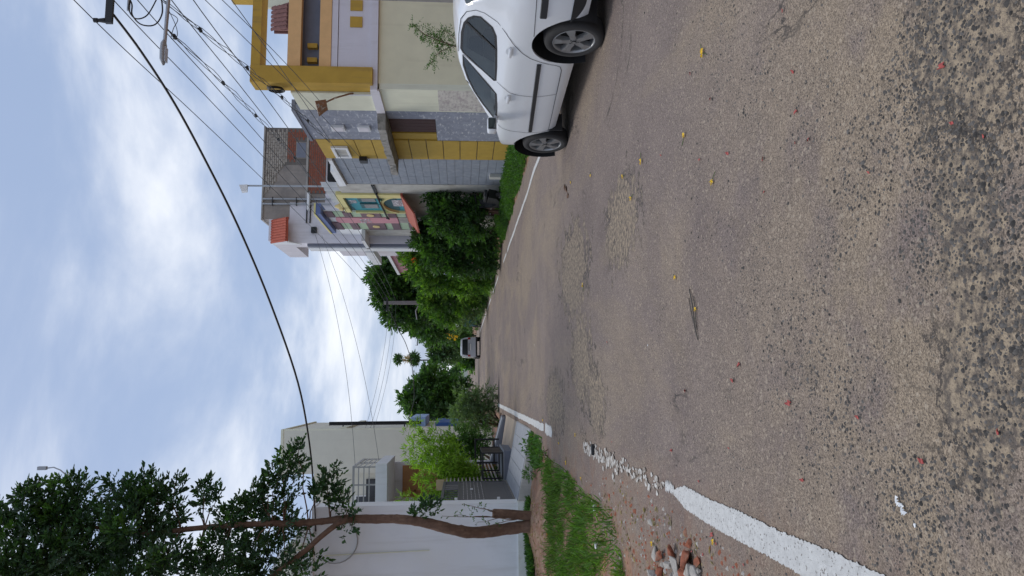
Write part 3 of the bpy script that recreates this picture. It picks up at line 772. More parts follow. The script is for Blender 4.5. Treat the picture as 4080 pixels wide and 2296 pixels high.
def wheel(wy, sgn):
    """sgn 0 = left flank"""
    mx = (lambda x: 2 * HW - x) if sgn else (lambda x: x)
    prof = [(.212, .012), (.222, .004), (.250, .000), (.275, .004), (.293, .018), (.300, .040), (.302, .07), (.302, .13), (.298, .165), (.27, .185), (.20, .185)]
    n = 48; t = MB(); vs = []
    for k in range(n):
        a = 2 * math.pi * k / n
        vs += [(mx(x + .006), wy + r * math.cos(a), WZ + r * math.sin(a)) for r, x in prof]
    m = len(prof); t.add(vs, [(k * m + j, k * m + j + 1, ((k + 1) % n) * m + j + 1, ((k + 1) % n) * m + j) for k in range(n) for j in range(m - 1)])
    to = t.build('wheel', 'tyre', CAR, True, local=True)
    r = MB(); prof2 = [(.215, .010), (.209, .006), (.200, .012), (.194, .030), (.190, .15)]; vs = []
    for k in range(n):
        a = 2 * math.pi * k / n; vs += [(mx(x + .006), wy + q * math.cos(a), WZ + q * math.sin(a)) for q, x in prof2]
    m = len(prof2); r.add(vs, [(k * m + j, k * m + j + 1, ((k + 1) % n) * m + j + 1, ((k + 1) % n) * m + j) for k in range(n) for j in range(m - 1)])
    r.build('rim', 'rim', to, True, local=True)
    d = MB(); d.poly([(mx(.085), wy + .192 * math.cos(a), WZ + .19 * math.sin(a)) for a in np.linspace(0, 2 * math.pi, 32, endpoint=False)]); d.build('brake_disc', 'car_black', to, local=True)
    for k in range(5):
        a = 2 * math.pi * k / 5 + .32; s = MB(); ca, sa = math.cos(a), math.sin(a)
        def q(rad, w, x): return (mx(x), wy + rad * ca - w * sa, WZ + rad * sa + w * ca)
        top = [q(.045, -.030, .016), q(.12, -.028, .012), q(.196, -.048, .018), q(.200, 0, .018), q(.196, .048, .018), q(.12, .028, .012), q(.045, .030, .016)]
        bot = [q(.045, -.034, .05), q(.12, -.034, .06), q(.192, -.056, .07), q(.196, 0, .07), q(.192, .056, .07), q(.12, .034, .06), q(.045, .034, .05)]
        s.add(top + bot, [tuple(range(7))] + [(i, (i + 1) % 7, (i + 1) % 7 + 7, i + 7) for i in range(7)]); s.build('spoke', 'rim', to, local=True)
    h = MB(); h.cyl((mx(.05), wy, WZ), (-1 if not sgn else 1, 0, 0), .062, .036, 24, .056); h.build('hub', 'rim', to, local=True)
    c = MB(); c.cyl((mx(.014), wy, WZ), (-1 if not sgn else 1, 0, 0), .026, .006, 20); c.build('hub_cap', 'seam', to, local=True)
    c = MB(); c.cyl((mx(.0075), wy, WZ), (-1 if not sgn else 1, 0, 0), .019, .003, 20); c.build('hub_emblem', 'rim', to, local=True)
    for k in range(5):
        a = 2 * math.pi * k / 5 + .32 + math.pi / 5; c = MB(); c.cyl((mx(.017), wy + .042 * math.cos(a), WZ + .042 * math.sin(a)), (-1 if not sgn else 1, 0, 0), .0085, .004, 10); c.build('wheel_bolt', 'seam', to, local=True)
for wy in WY:
    for sg in (0, 1): wheel(wy, sg)
fl = MB(); fl.box(.30, 2 * HW - .30, -.85, 3.0, .185, .21); fl.build('underbody', 'car_black', CAR, local=True)
mf = MB(); mf.box(.03, .25, 2.135, 2.15, .13, .33); mf.build('mud_flap', 'car_black', CAR, local=True)

for x0 in (.30, .95):
    b = MB(); b.bbox(x0, x0 + .42, .93, 1.05, .98, 1.17, .04); q = b.build('front_seat', 'car_seat', CAR, True, local=True); b = MB(); b.bbox(x0 + .08, x0 + .34, .95, 1.04, 1.175, 1.33, .035); b.build('headrest', 'car_seat', q, True, local=True)
b = MB(); b.bbox(.24, 1.43, .04, .18, .99, 1.15, .04); q = b.build('rear_seat', 'car_seat', CAR, True, local=True)
for x0 in (.34, 1.06): b = MB(); b.bbox(x0, x0 + .26, .05, .14, 1.152, 1.28, .035); b.build('headrest', 'car_seat', q, True, local=True)
b = MB(); b.bbox(.28, 1.40, 1.50, 1.85, .95, 1.06, .03); b.build('dashboard', 'car_lining', CAR, True, local=True)
# ------------------------------------------------------------------ house on the right, with the mustard frame
XW = 5.95
H1 = thing('house', 'cream two-storey house with mustard balcony frame and grey stone cladding beside the white car', 'house', (XW + .1, 14.5, 0))
def P(name, m, parent, *boxes, kind=None):
    b = MB()
    for q in boxes: b.box(*q)
    return b.build(name, m, parent, kind=kind)
P('wall', 'plaster_cream', H1, (XW + .12, 12.5, 14.42, 21.5, -.05, 4.21), (XW + .12, 12.5, 14.66, 21.5, 4.21, 4.82))
P('side_wall', 'plaster_cream_side', H1, (XW, XW + .12, 14.40, 15.60, -.05, 3.07), (XW, XW + .12, 14.66, 15.60, 3.25, 4.88))
P('front_wall', 'plaster_cream', H1, (XW + .12, 12.5, 14.40, 14.42, -.05, 3.09))
b = MB(); b.box(XW - .004, XW, 14.42, 15.55, .3, 1.9); b.build('flaked_patch', 'flaked', H1)
P('slab_band', 'plaster_lavender', H1, (XW - .05, 12.6, 14.32, 14.40, 3.10, 3.24), (XW - .05, XW, 14.40, 15.62, 3.07, 3.25))
P('upper_panel', 'plaster_lavender', H1, (6.34, 12.5, 14.34, 14.42, 3.24, 3.890))
P('panel_ledge', 'plaster_lavender', H1, (6.34, 12.5, 14.325, 14.42, 3.902, 4.024))
P('orange_band', 'plaster_orange', H1, (6.34, 12.5, 14.31, 14.42, 4.03, 4.26))
P('orange_band', 'plaster_orange', H1, (6.34, 12.5, 14.31, 14.46, 4.63, 4.885))
P('recess_wall', 'paint_slate', H1, (6.30, 12.5, 14.62, 14.66, 4.26, 4.80))
P('recess_floor', 'paint_slate', H1, (6.34, 12.5, 14.42, 14.62, 4.215, 4.255))
P('recess_ceiling', 'paint_slate', H1, (6.30, 12.5, 14.46, 14.62, 4.63, 4.66))
for i in range(12): P('accent_square', 'mustard', H1, (7.22 + .355 * i, 7.445 + .355 * i, 14.32, 14.345, 3.42, 3.665))
for i in range(2): P('accent_block', 'mustard', H1, (6.55 + .305 * i, 6.645 + .305 * i, 14.52, 14.63, 4.345, 4.54))
fr = P('balcony_frame', 'mustard', H1, (5.985, 6.33, 14.22, 14.655, 3.19, 5.575))
P('frame_beam', 'mustard', H1, (6.33, 12.5, 14.224, 14.650, 5.39, 5.571))
P('frame_post', 'mustard', H1, (12.2, 12.5, 14.23, 14.64, 4.9, 5.39))
P('stair_room', 'mustard', H1, (10.02, 13.0, 17.2, 18.8, 6.45, 7.4))
P('stair_room_wall', 'plaster_cream_side', H1, (9.02, 12.45, 17.02, 17.1, 4.82, 6.1))
P('terrace_slab', 'concrete_pale', H1, (XW + .12, 12.5, 14.5, 21.5, 4.82, 4.86))
# clay-tiled canopy seen through the frame
ct = P('tile_canopy', 'clay_dark', H1, (8.36, 9.0, 16.98, 17.02, 4.86, 5.86))
base = MB(); base.poly([(8.30, 16.70, 5.46), (9.0, 16.70, 5.46), (9.0, 16.97, 5.90), (8.42, 16.97, 5.86)], (0, .03, -.03)); base.build('canopy_bed', 'clay_dark', H1)
for r in range(4):
    for c in range(6):
        t = MB(); y = 16.69 + .07 * r; z = 5.48 + .105 * r; x = 8.34 + .105 * c + .02 * r
        n = 5; pts = [(x + .052 + .05 * math.cos(math.pi * k / n), y, z + .03 * math.sin(math.pi * k / n)) for k in range(n + 1)]
        t.add(pts + [(p[0], p[1] + .08, p[2] + .12) for p in pts], [(k, k + 1, k + 2 + n, k + 1 + n) for k in range(n)]); t.build('roof_tile', 'clay_dark', H1)
# grey split-stone cladding round the shuttered window
P('stone_cladding', 'stone_grey', H1, (XW - .004, XW + .12, 15.60, 16.05, -.05, 3.06), (XW - .004, XW + .12, 16.05, 17.50, -.05, 2.0), (XW - .002, XW + .12, 15.60, 17.55, 3.26, 5.0))
P('parapet_cap', 'paint_slate', H1, (XW - .03, XW + .22, 15.58, 17.6, 5.0, 5.07))
P('window_jamb', 'plaster_cream_side', H1, (XW + .08, XW + .13, 16.05, 17.50, 2.0, 3.06))
for i in range(5): P('shutter_slat', 'shutter_brown', H1, (XW + .045, XW + .075, 16.06 + .2 * i, 16.25 + .2 * i, 2.01, 3.06))
P('shutter_edge', 'mustard_tile', H1, (XW + .02, XW + .07, 17.08, 17.49, 2.01, 3.06))
# rough concrete sunshade over the window
sh = MB(); n = 16; vs = []
for i in range(n + 1):
    y = 15.66 + (19.12 - 15.66) * i / n; e = XW - .40 + random.uniform(-.025, .025)
    zb = 3.075 + random.uniform(-.012, .012); ztp = 3.235 + random.uniform(-.02, .02)
    vs += [(XW + .02, y, 3.075), (e, y, zb), (e + random.uniform(-.012, .012), y, ztp), (XW + .02, y, 3.255)]
fs = [(4 * i + k, 4 * i + 4 + k, 4 * i + 4 + (k + 1) % 4, 4 * i + (k + 1) % 4) for i in range(n) for k in range(4)] + [(0, 1, 2, 3), (4 * n + 3, 4 * n + 2, 4 * n + 1, 4 * n)]
sh.add(vs, fs); sh.build('sunshade', 'ledge', H1)
# mustard tile strip with joints
P('tile_bed', 'concrete', H1, (XW + .03, XW + .12, 17.50, 19.00, -.05, 4.93))
zs = [0, .18, .60, 1.02, 1.45, 1.87, 2.28, 2.70, 3.07]
for a, c in zip(zs[:-1], zs[1:]): P('wall_tile', 'mustard_tile', H1, (XW - .014, XW + .03, 17.51, 18.99, a + .012, c - .008))
for a, c in ((3.26, 3.60), (3.60, 4.02), (4.02, 4.94)): P('wall_tile', 'mustard_tile', H1, (XW - .014, XW + .03, 17.51, 18.99, a + .012, c - .008))
# white-framed vent opening in the strip
vf = P('vent_frame', 'white_gloss', H1, (XW - .07, XW - .015, 17.98, 18.82, 4.58, 4.65), (XW - .07, XW - .015, 17.98, 18.82, 4.24, 4.30), (XW - .07, XW - .015, 17.98, 18.09, 4.30, 4.58), (XW - .07, XW - .015, 18.70, 18.82, 4.30, 4.58))
P('vent_pane', 'concrete_pale', vf, (XW - .03, XW - .017, 18.09, 18.70, 4.30, 4.58))
P('meter_box', 'black_steel', H1, (XW - .13, XW - .015, 18.80, 19.06, 3.87, 4.06))
for z0, z1 in ((4.1, 4.40), (3.52, 3.80)):
    q = P('junction_box', 'white_gloss', H1, (XW - .06, XW - .004, 16.50, 16.80, z0, z1))
    P('box_lid', 'plaster_lavender', q, (XW - .068, XW - .06, 16.53, 16.77, z0 + .03, z1 - .03))
# grey wall tiles in courses
P('tile_bed', 'concrete', H1, (XW + .03, XW + .12, 19.0, 21.5, -.05, 4.80))
yy = [19.01, 19.83, 20.66, 21.49]
z = .02; k = 0
while z < 4.72:
    h = .225
    for a, c in zip(yy[:-1], yy[1:]): P('wall_tile', 'tile_grey', H1, (XW - .002 + random.uniform(-.003, .003), XW + .03, a + .003, c - .003, z + .004, z + h - .004))
    z += h
P('coping', 'plaster_white', H1, (XW - .06, XW + .2, 19.05, 21.56, 4.80, 4.90))
P('plinth_pillar', 'concrete_pale', H1, (XW - .10, XW + .02, 20.3, 20.55, -.05, .62))
# old lamp on a bent arm at the corner of the house
LB = thing('wall_lamp', 'rusty old lamp on a bent arm at the corner of the cream house', 'lamp', (XW, 14.64, 3.67))
b = MB(); b.tube([(XW + .02, 14.7, 3.60), (XW - .02, 14.62, 3.68), (XW - .16, 14.5, 3.95), (XW - .27, 14.45, 4.12)], .018, 8); b.build('arm', 'rust', LB, True)
b = MB(); c0 = np.array([XW - .27, 14.45, 4.12]); d = np.array([-.085, -.03, .20]); w = np.array([-.06, .13, 0])
b.add([c0 - w * .5, c0 + w * .5, c0 + d + w * .8, c0 + d - w * .8, c0 - w * .5 + (-.10, .02, -.02), c0 + w * .5 + (-.10, .02, -.02), c0 + d + w + (-.12, .02, -.04), c0 + d - w + (-.12, .02, -.04)],
      [(0, 1, 2, 3), (7, 6, 5, 4), (0, 4, 5, 1), (1, 5, 6, 2), (2, 6, 7, 3), (3, 7, 4, 0)]); b.build('shade', 'rust', LB)
b = MB(); b.tube([(XW - .012, 14.69, 3.24), (XW - .012, 14.69, 3.72)], .022, 8); b.build('conduit', 'white_gloss', LB)
# coil of black cable hung on the frame
b = MB()
for k in range(5):
    pts = [(5.945 - .012 * k, 14.44 + .10 * math.sin(t) * (1 + .06 * k), 5.14 + .155 * math.cos(t) - .01 * k) for t in np.linspace(0, 2 * math.pi, 22)]
    b.tube(pts, .008, 5)
tag(b.build('cable_coil', 'cable'), 'coil of black cable hanging on the mustard frame', 'cable')

# ------------------------------------------------------------------ decorated house with teal bay and chequered wall
H2 = thing('house', 'house with teal bay window and purple and mint chequered wall behind the shrubs', 'house', (XW + .3, 22.6, 0))
P('wall', 'concrete_pale', H2, (XW + .06, 11, 21.6, 29.0, -.05, 5.06))
P('side_wall', 'concrete_pale', H2, (XW + .01, XW + .06, 21.58, 22.60, 0, 5.11))
P('bay_surround', 'yellow_pale', H2, (XW - .05, XW + .06, 22.60, 23.00, 3.27, 5.30), (XW - .05, XW + .06, 24.96, 25.06, 3.27, 5.00), (XW - .05, XW + .06, 23.0, 24.96, 5.14, 5.34))
P('bay_panel', 'teal', H2, (XW + .03, XW + .06, 23.0, 24.96, 3.27, 5.14))
# shaped head: dark cove under the stepped yellow top
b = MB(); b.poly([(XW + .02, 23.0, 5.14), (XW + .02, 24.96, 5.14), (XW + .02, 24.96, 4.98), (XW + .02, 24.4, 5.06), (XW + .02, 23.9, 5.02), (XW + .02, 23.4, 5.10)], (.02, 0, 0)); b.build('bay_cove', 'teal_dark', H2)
b = MB(); pts = [(23.0, 3.75)]
arc = [(23.95 + 1.0 * math.cos(t), 3.55 + .50 * math.sin(t)) for t in np.linspace(math.pi, 0, 15)]
b.poly([(XW - .06, y, z) for y, z in arc] + [(XW - .06, y * .999 + .02, z - .09 if 0 < i < 14 else z) for i, (y, z) in reversed(list(enumerate(arc)))], (.10, 0, 0)); b.build('bay_arch', 'yellow_pale', H2)
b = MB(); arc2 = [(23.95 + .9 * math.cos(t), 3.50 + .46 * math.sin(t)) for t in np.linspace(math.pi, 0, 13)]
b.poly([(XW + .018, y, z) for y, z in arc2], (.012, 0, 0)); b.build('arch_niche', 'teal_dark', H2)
for a, c in ((23.08, 23.60), (23.86, 24.46)):
    w = P('window', 'teal_dark', H2, (XW - .02, XW + .035, a, c, 4.11, 4.72))
    P('pane', 'pane_amber', w, (XW - .027, XW - .02, a + .06, c - .05, 4.17, 4.60))
    P('sill', 'teal', w, (XW - .07, XW - .02, a - .03, c + .04, 4.05, 4.11))
def relief(name, y0, y1, z0, z1, x):
    b = MB(); n = 40
    for i in range(n):
        y = random.uniform(y0, y1); z = random.uniform(z0, z1); r = random.uniform(.03, .07); t = random.uniform(0, 6)
        b.add([(x, y + r * math.cos(t + k * 1.57) * (1 if k % 2 else .5), z + r * math.sin(t + k * 1.57) * (1 if k % 2 else .5)) for k in range(4)] + [(x - .02, y, z)], [(0, 1, 4), (1, 2, 4), (2, 3, 4), (3, 0, 4)])
    return b.build(name, 'relief_white', H2)
P('plaque', 'relief_white', H2, (XW + .005, XW + .02, 23.45, 24.25, 3.33, 3.66))
relief('relief', 23.5, 24.2, 3.35, 3.64, XW + .003); relief('relief', 23.55, 24.0, 4.84, 5.05, XW + .028)
P('shutter_wall', 'plaster_white', H2, (XW + .02, XW + .06, 25.06, 29.0, 3.0, 6.12))
rows = [(6.12, 5.82, 'purple'), (5.82, 5.50, 'mint'), (5.50, 5.22, 'purple'), (5.22, 4.90, 'mint'), (4.90, 4.22, 'purple'), (4.22, 3.98, 'mint'), (3.98, 3.68, 'purple'), (3.68, 3.36, 'mint'), (3.36, 3.02, 'purple')]
for z1, z0, c in rows:
    for y0, y1 in ((25.08, 25.82), (26.70, 27.86)):
        pr = .05 if c == 'purple' else .025
        q = P('wall_panel', c, H2, (XW + .02 - pr, XW + .02, y0, y1, z0 + .008, z1 - .008))
        if c == 'purple' and z1 == 4.90:
            o = MB(); yc = (y0 + y1) / 2; o.poly([(XW - .045, yc + .2 * math.cos(t), 4.57 + .13 * math.sin(t)) for t in np.linspace(0, 2 * math.pi, 20, endpoint=False)], (.015, 0, 0)); o.build('oval_boss', 'gold', q)
b = MB(); b.poly([(XW - .035, y, z) for y, z in [(25.84, 3.68), (26.68, 3.68), (26.68, 5.75)] + [(26.26 + .42 * math.cos(t), 5.75 + .13 * math.sin(t)) for t in np.linspace(.3, math.pi - .3, 9)] + [(25.84, 5.75)]], (.055, 0, 0)); b.build('pink_pier', 'pink', H2)
P('pier_foot', 'concrete', H2, (XW - .02, XW + .02, 25.84, 26.68, 3.02, 3.66))
relief('relief', 25.9, 26.6, 4.66, 5.05, XW - .038)
P('parapet', 'blue_coping', H2, (XW - .16, XW + .2, 24.7, 27.9, 6.14, 6.30))
P('parapet_edge', 'yellow_pale', H2, (XW - .19, XW + .2, 24.68, 27.92, 6.30, 6.36))
P('corner_wall', 'concrete_pale', H2, (XW - .02, XW + .06, 27.9, 29.0, 0, 5.1))
P('shade_slab', 'plaster_white', H2, (XW - .45, XW + .05, 27.9, 29.6, 5.06, 5.20))
# red sunshade of painted tiles sloping to the road
for i in range(6):
    y0, y1 = 22.58 + .62 * i, 23.19 + .62 * i
    b = MB(); b.poly([(XW - .06, y0, 3.25), (XW - .06, y1, 3.25), (XW - .62, y1, 2.86), (XW - .62, y0, 2.86)], (0, 0, .05)); b.build('sunshade_tile', 'brick_paint', H2)
P('shade_ridge', 'brick_paint', H2, (XW - .07, XW + .03, 22.56, 26.3, 3.24, 3.31))
P('wall_duct', 'black_steel', H2, (XW - .02, XW + .02, 21.62, 22.55, 4.06, 4.10), (XW - .02, XW + .02, 21.62, 22.55, 4.0, 4.03))
b = MB(); b.tube([(XW - .04, 22.5, 4.04), (XW - .10, 23.4, 4.02), (XW - .10, 24.4, 4.0), (XW - .12, 25.4, 3.98), (XW - .1, 25.7, 3.95), (XW - .05, 25.75, 4.05)], .03, 6); b.build('cable_loop', 'cable', H2)
# corrugated sheet screen and roof shed, the shade of its opening painted near-black
b = MB(); n = 52; vs = []
for i in range(n + 1):
    y = 21.75 + 2.5 * i / n; x = XW + .10 + .045 * math.sin(i * 2 * math.pi / 9.4); vs += [(x, y, 5.07), (x, y, 5.62)]
b.add(vs, [(2 * i, 2 * i + 1, 2 * i + 3, 2 * i + 2) for i in range(n)]); b.build('corrugated_screen', 'asbestos', H2, True)
P('roof_shed', 'shade_void', H2, (XW + .25, 7.7, 22.0, 24.5, 5.06, 5.45))
P('shed_beam', 'plaster_white', H2, (XW - .02, XW + .3, 20.2, 21.74, 4.92, 5.04))
b = MB(); b.cyl((XW + .02, 24.38, 5.34), (0, 0, 1), .16, .12, 18, .14); b.cyl((XW + .02, 24.38, 5.46), (0, 0, 1), .10, .16, 18, .03); b.build('corner_finial', 'gold', H2)

# flood lamp on a thin mast standing on the roof
FL = thing('roof_lamp', 'white flood lamp on a thin grey mast above the corrugated screen', 'lamp', (6.08, 22.3, 4.86))
b = MB(); b.tube([(6.08, 22.3, 4.86), (6.08, 22.3, 7.9)], .028, 8); b.build('mast', 'galv', FL)
b = MB(); b.add([(5.90, 22.22, 7.86), (6.10, 22.22, 7.86), (6.10, 22.42, 7.90), (5.90, 22.42, 7.90), (5.88, 22.2, 8.02), (6.08, 22.2, 8.10), (6.08, 22.42, 8.14), (5.88, 22.42, 8.06)], [(0, 3, 2, 1), (4, 5, 6, 7), (0, 1, 5, 4), (1, 2, 6, 5), (2, 3, 7, 6), (3, 0, 4, 7)]); b.build('lamp_head', 'white_gloss', FL)

# ------------------------------------------------------------------ unplastered tower house with a white wing
YT = 29.2
H3 = thing('house', 'tall house with bare brick tower, white wing and red tiled canopy', 'house', (7.5, YT, 0))
P('tower', 'concrete_brown', H3, (7.30, 10.35, YT + .02, 34, 6.83, 9.24), (6.62, 7.30, YT + .02, 34, 7.98, 9.24))
P('tower_edge', 'concrete', H3, (6.58, 10.40, YT - .04, 34.03, 9.24, 9.30))
P('brick_bed', 'mortar', H3, (7.66, 10.36, YT - .005, YT + .02, 6.83, 7.50), (8.85, 10.36, YT - .005, YT + .02, 7.50, 9.24))
P('beam', 'concrete', H3, (7.45, 10.38, YT - .05, YT + .02, 7.52, 7.60))
bk = MB(); bk.bbox(-.108, .108, -.014, .012, -.034, .034, .006)
bme = {}
for key in ('brick_red', 'brick_grey'):
    o = bk.build('brick_source', key, None); bme[key] = o.data; bpy.data.objects.remove(o, do_unlink=True)
def brick(x, z, key, sx=1.0):
    o = bpy.data.objects.new('brick', bme[key]); COL.objects.link(o); o.parent = H3
    o.location = (x - 7.5, random.uniform(-.012, -.002), z); o.scale = (sx * random.uniform(.96, 1.0), 1, random.uniform(.92, 1)); o.rotation_euler = (0, random.uniform(-.012, .012), 0)
nb = 0
for r_ in range(8):
    z = 6.875 + r_ * .083
    for c in range(12):
        x = 7.78 + .229 * c + (.114 if r_ % 2 else 0)
        if x < 10.26: brick(x, z, 'brick_red')
for r_ in range(19):
    z = 7.655 + r_ * .083
    for c in range(13):
        x = 7.56 + .229 * c + (.114 if r_ % 2 else 0)
        if x > 10.26 or (9.02 < x + .1 and x - .1 < 9.85 and 7.60 < z < 8.05): continue
        lim = 8.97 if z < 8.42 else 8.97 - (z - 8.42) / .6 * 1.15
        if x < lim: continue
        brick(x, z, 'brick_red' if z < 8.38 else 'brick_grey')
w = P('window', 'concrete_brown', H3, (9.09, 9.78, YT - .03, YT + .02, 7.60, 8.02)); P('window_board', 'paint_slate', w, (9.13, 9.74, YT - .04, YT - .03, 7.63, 7.99))
P('wing', 'plaster_lavender', H3, (5.66, 7.30, YT + .0, 30.1, -.05, 8.20), (7.30, 7.66, YT, 30.1, -.05, 6.83), (6.0, 10.3, YT + .04, 34, -.05, 6.83))
P('wing_top', 'plaster_lavender', H3, (5.75, 6.62, YT + .03, 33, 8.2, 9.0))
P('wing_fin', 'plaster_white', H3, (5.50, 5.66, 29.45, 30.1, -.05, 7.5))
P('fin_shade_strip', 'paint_slate', H3, (5.55, 5.657, 29.3, 29.45, -.05, 7.5))  # slate strip paints the shade between wing and fin
P('wing_balcony', 'plaster_white', H3, (5.45, 5.75, 30.1, 33.2, 5.0, 5.35))
bed = MB(); bed.poly([(5.62, YT + .02, 8.86), (6.60, YT + .02, 8.86), (6.60, YT - .5, 8.17), (5.62, YT - .5, 8.17)], (0, .05, -.04)); bed.build('canopy_bed', 'clay_tile', H3)
for r_ in range(8):
    for c in range(9):
        t = MB(); f = r_ / 8; y = YT - .51 + .53 * f; z = 8.185 + .69 * f; x = 5.63 + .107 * c; n = 5
        pts = [(x + .053 + .052 * math.cos(math.pi * k / n), y, z + .035 * math.sin(math.pi * k / n)) for k in range(n + 1)]
        t.add(pts + [(p[0], p[1] + .075, p[2] + .098) for p in pts], [(k, k + 1, k + 2 + n, k + 1 + n) for k in range(n)]); t.build('roof_tile', 'clay_tile', H3)
b = MB(); b.poly([(5.60, YT + .02, 8.9), (5.60, YT - .52, 8.15), (5.60, YT + .02, 7.7)], (.03, 0, 0)); b.build('canopy_cheek', 'plaster_white', H3)
for x in (7.22, 7.42):
    b = MB(); b.tube([(x, YT - .06, 6.6), (x, YT - .06, 9.27)], .035, 8); b.build('downpipe', 'galv', H3)
P('pipe_clamp', 'black_steel', H3, (7.15, 7.49, YT - .1, YT, 8.85, 8.88)); P('pipe_clamp', 'black_steel', H3, (7.15, 7.49, YT - .1, YT, 7.92, 7.95))
for z in (7.38, 7.52):
    b = MB(); b.tube([(7.3, YT - .04, z), (6.45, YT - .05, z + .01)], .025, 6); b.build('bracket', 'black_steel', H3)
b = MB(); b.box(6.05, 6.28, YT - .16, YT, 7.12, 7.32); b.build('meter_box', 'cloth_dark', H3)
P('ledge_slab', 'plaster_white', H3, (6.95, 7.62, YT - .3, YT, 7.40, 7.48)); P('louvre', 'paint_slate', H3, (7.30, 7.52, YT - .02, YT - .005, 7.05, 7.09)); P('louvre', 'paint_slate', H3, (7.30, 7.52, YT - .02, YT - .005, 7.17, 7.21))
# pink house glimpsed past the white wing
H4 = thing('house', 'small pink house glimpsed between the white wing and the trees', 'house', (7.2, 36, 0))
P('wall', 'pink', H4, (6.45, 10, 36, 42, -.05, 4.9)); P('roof_slab', 'plaster_white', H4, (6.35, 10.2, 35.8, 42.2, 4.9, 5.05)); w = P('window', 'brick_paint', H4, (6.42, 6.45, 36.6, 38.4, 3.4, 4.5)); P('pane', 'win_dark', w, (6.41, 6.42, 36.7, 38.3, 3.5, 4.4))
P('blue_board', 'blue_panel', H4, (6.35, 6.45, 36.3, 38, 2.5, 2.9))

DG = thing('gate', 'dark brown gate with gold oval bosses under the dark shrub', 'gate', (XW - .05, 22.3, 0))
P('frame', 'shutter_brown', DG, (XW - .10, XW - .05, 22.3, 22.38, -.03, 1.15), (XW - .10, XW - .05, 25.0, 25.08, -.03, 1.15), (XW - .10, XW - .05, 22.38, 25.0, 1.08, 1.15), (XW - .10, XW - .05, 22.38, 25.0, .05, .12))
for k in range(4):
    q = P('panel', 'shutter_brown', DG, (XW - .085, XW - .06, 22.40 + .65 * k, 23.02 + .65 * k, .12, 1.08))
    o = MB(); o.poly([(XW - .10, 22.71 + .65 * k + .13 * math.cos(t), .68 + .07 * math.sin(t)) for t in np.linspace(0, 2 * math.pi, 16, endpoint=False)], (.012, 0, 0)); o.build('boss', 'gold', q)
    P('rail', 'rail_grey', q, (XW - .10, XW - .086, 22.42 + .65 * k, 23.0 + .65 * k, .42, .44))
SC = thing('scooter', 'black scooter half hidden where the tiled wall ends', 'scooter', (5.55, 21.6, 0))
for y in (21.2, 22.35):
    b = MB(); b.cyl((5.50, y, .22), (1, 0, 0), .23, .09, 22); w = b.build('wheel', 'tyre', SC); b = MB(); b.cyl((5.495, y, .22), (1, 0, 0), .11, .10, 14); b.build('hub', 'rim', w)
b = MB(); b.poly([(5.42, y, z) for y, z in ((20.95, .62), (21.1, .40), (21.4, .30), (21.8, .26), (22.1, .28), (22.22, .5), (22.3, .85), (22.22, .88), (22.08, .5), (21.85, .36), (21.65, .42), (21.6, .66))], (.26, 0, 0)); b.build('body', 'car_black', SC)
b = MB(); b.bbox(5.44, 5.66, 20.92, 21.62, .66, .76, .03); b.build('seat', 'cloth_dark', SC, True)
b = MB(); b.tube([(5.55, 22.34, .25), (5.55, 22.22, .95)], .025, 8); b.tube([(5.25, 22.16, 1.0), (5.55, 22.22, .96), (5.85, 22.16, 1.0)], .018, 8); b.build('handlebar', 'black_steel', SC)
# ------------------------------------------------------------------ house on the left
H5 = thing('house', 'white house with tall blank side wall behind the bent tree', 'house', (-3.6, 15.3, 0))
P('side_wall', 'plaster_white', H5, (-12, -2.31, 15.10, 15.64, .30, 4.27))
P('wall_foot', 'plaster_white_base', H5, (-12, -2.29, 15.08, 15.66, -.1, .30))
P('coping', 'plaster_white', H5, (-12, -2.29, 15.07, 15.67, 4.27, 4.32))
P('house_wall', 'plaster_white', H5, (-12, -3.5, 15.64, 26, .3, 3.54))
P('plinth', 'concrete', H5, (-12, -2.36, 15.66, 27, -.08, .305))
P('porch_canopy', 'plaster_white', H5, (-4.5, -2.19, 22.0, 24.6, 3.55, 3.88))
P('porch_wall', 'plaster_lavender', H5, (-4.2, -2.40, 24.55, 24.75, .3, 3.55))
dr = P('door', 'wood', H5, (-4.1, -2.5, 24.50, 24.55, .3, 3.30)); P('transom', 'wood', dr, (-4.1, -2.5, 24.46, 24.50, 2.86, 2.93)); P('mullion', 'wood', dr, (-3.32, -3.26, 24.46, 24.50, .3, 3.30))
P('roof_slab', 'plaster_white', H5, (-12, -3.45, 15.64, 26, 3.54, 3.66))
P('upper_wall', 'plaster_cream_far', H5, (-12, -4.0, 19.0, 26, 3.66, 5.6))
b = MB(); b.poly([(-9.5, 18.6, 8.1), (-3.9, 18.6, 5.65), (-3.9, 18.6, 5.45), (-9.5, 18.6, 5.45)], (0, 7, 0)); b.build('sloped_roof', 'plaster_cream_far', H5)
b = MB(); b.poly([(-9.7, 18.4, 8.26), (-3.8, 18.4, 5.68), (-3.8, 18.4, 5.60), (-9.7, 18.4, 8.15)], (0, 7.4, 0)); b.build('roof_edge', 'plaster_white', H5)
for i in range(3):
    w = P('upper_window', 'white_gloss', H5, (-5.2 - .75 * i, -4.6 - .75 * i, 18.93, 19.0, 4.25, 5.1)); P('pane', 'blue_pale', w, (-5.12 - .75 * i, -4.68 - .75 * i, 18.92, 18.93, 4.33, 5.02))
for i in range(7): P('louvre', 'white_gloss', H5, (-3.0 - .62 * i, -2.55 - .62 * i, 15.2, 15.26, 4.32, 4.62))
rl = MB()
for z in (4.06, 4.20, 4.34): pass
for z in (4.05, 4.20, 4.35):
    P('rail', 'rail_grey', H5, (-3.4, -2.26, 22.04, 22.07, z, z + .03)); P('rail', 'rail_grey', H5, (-2.29, -2.26, 22.07, 24.4, z, z + .03))
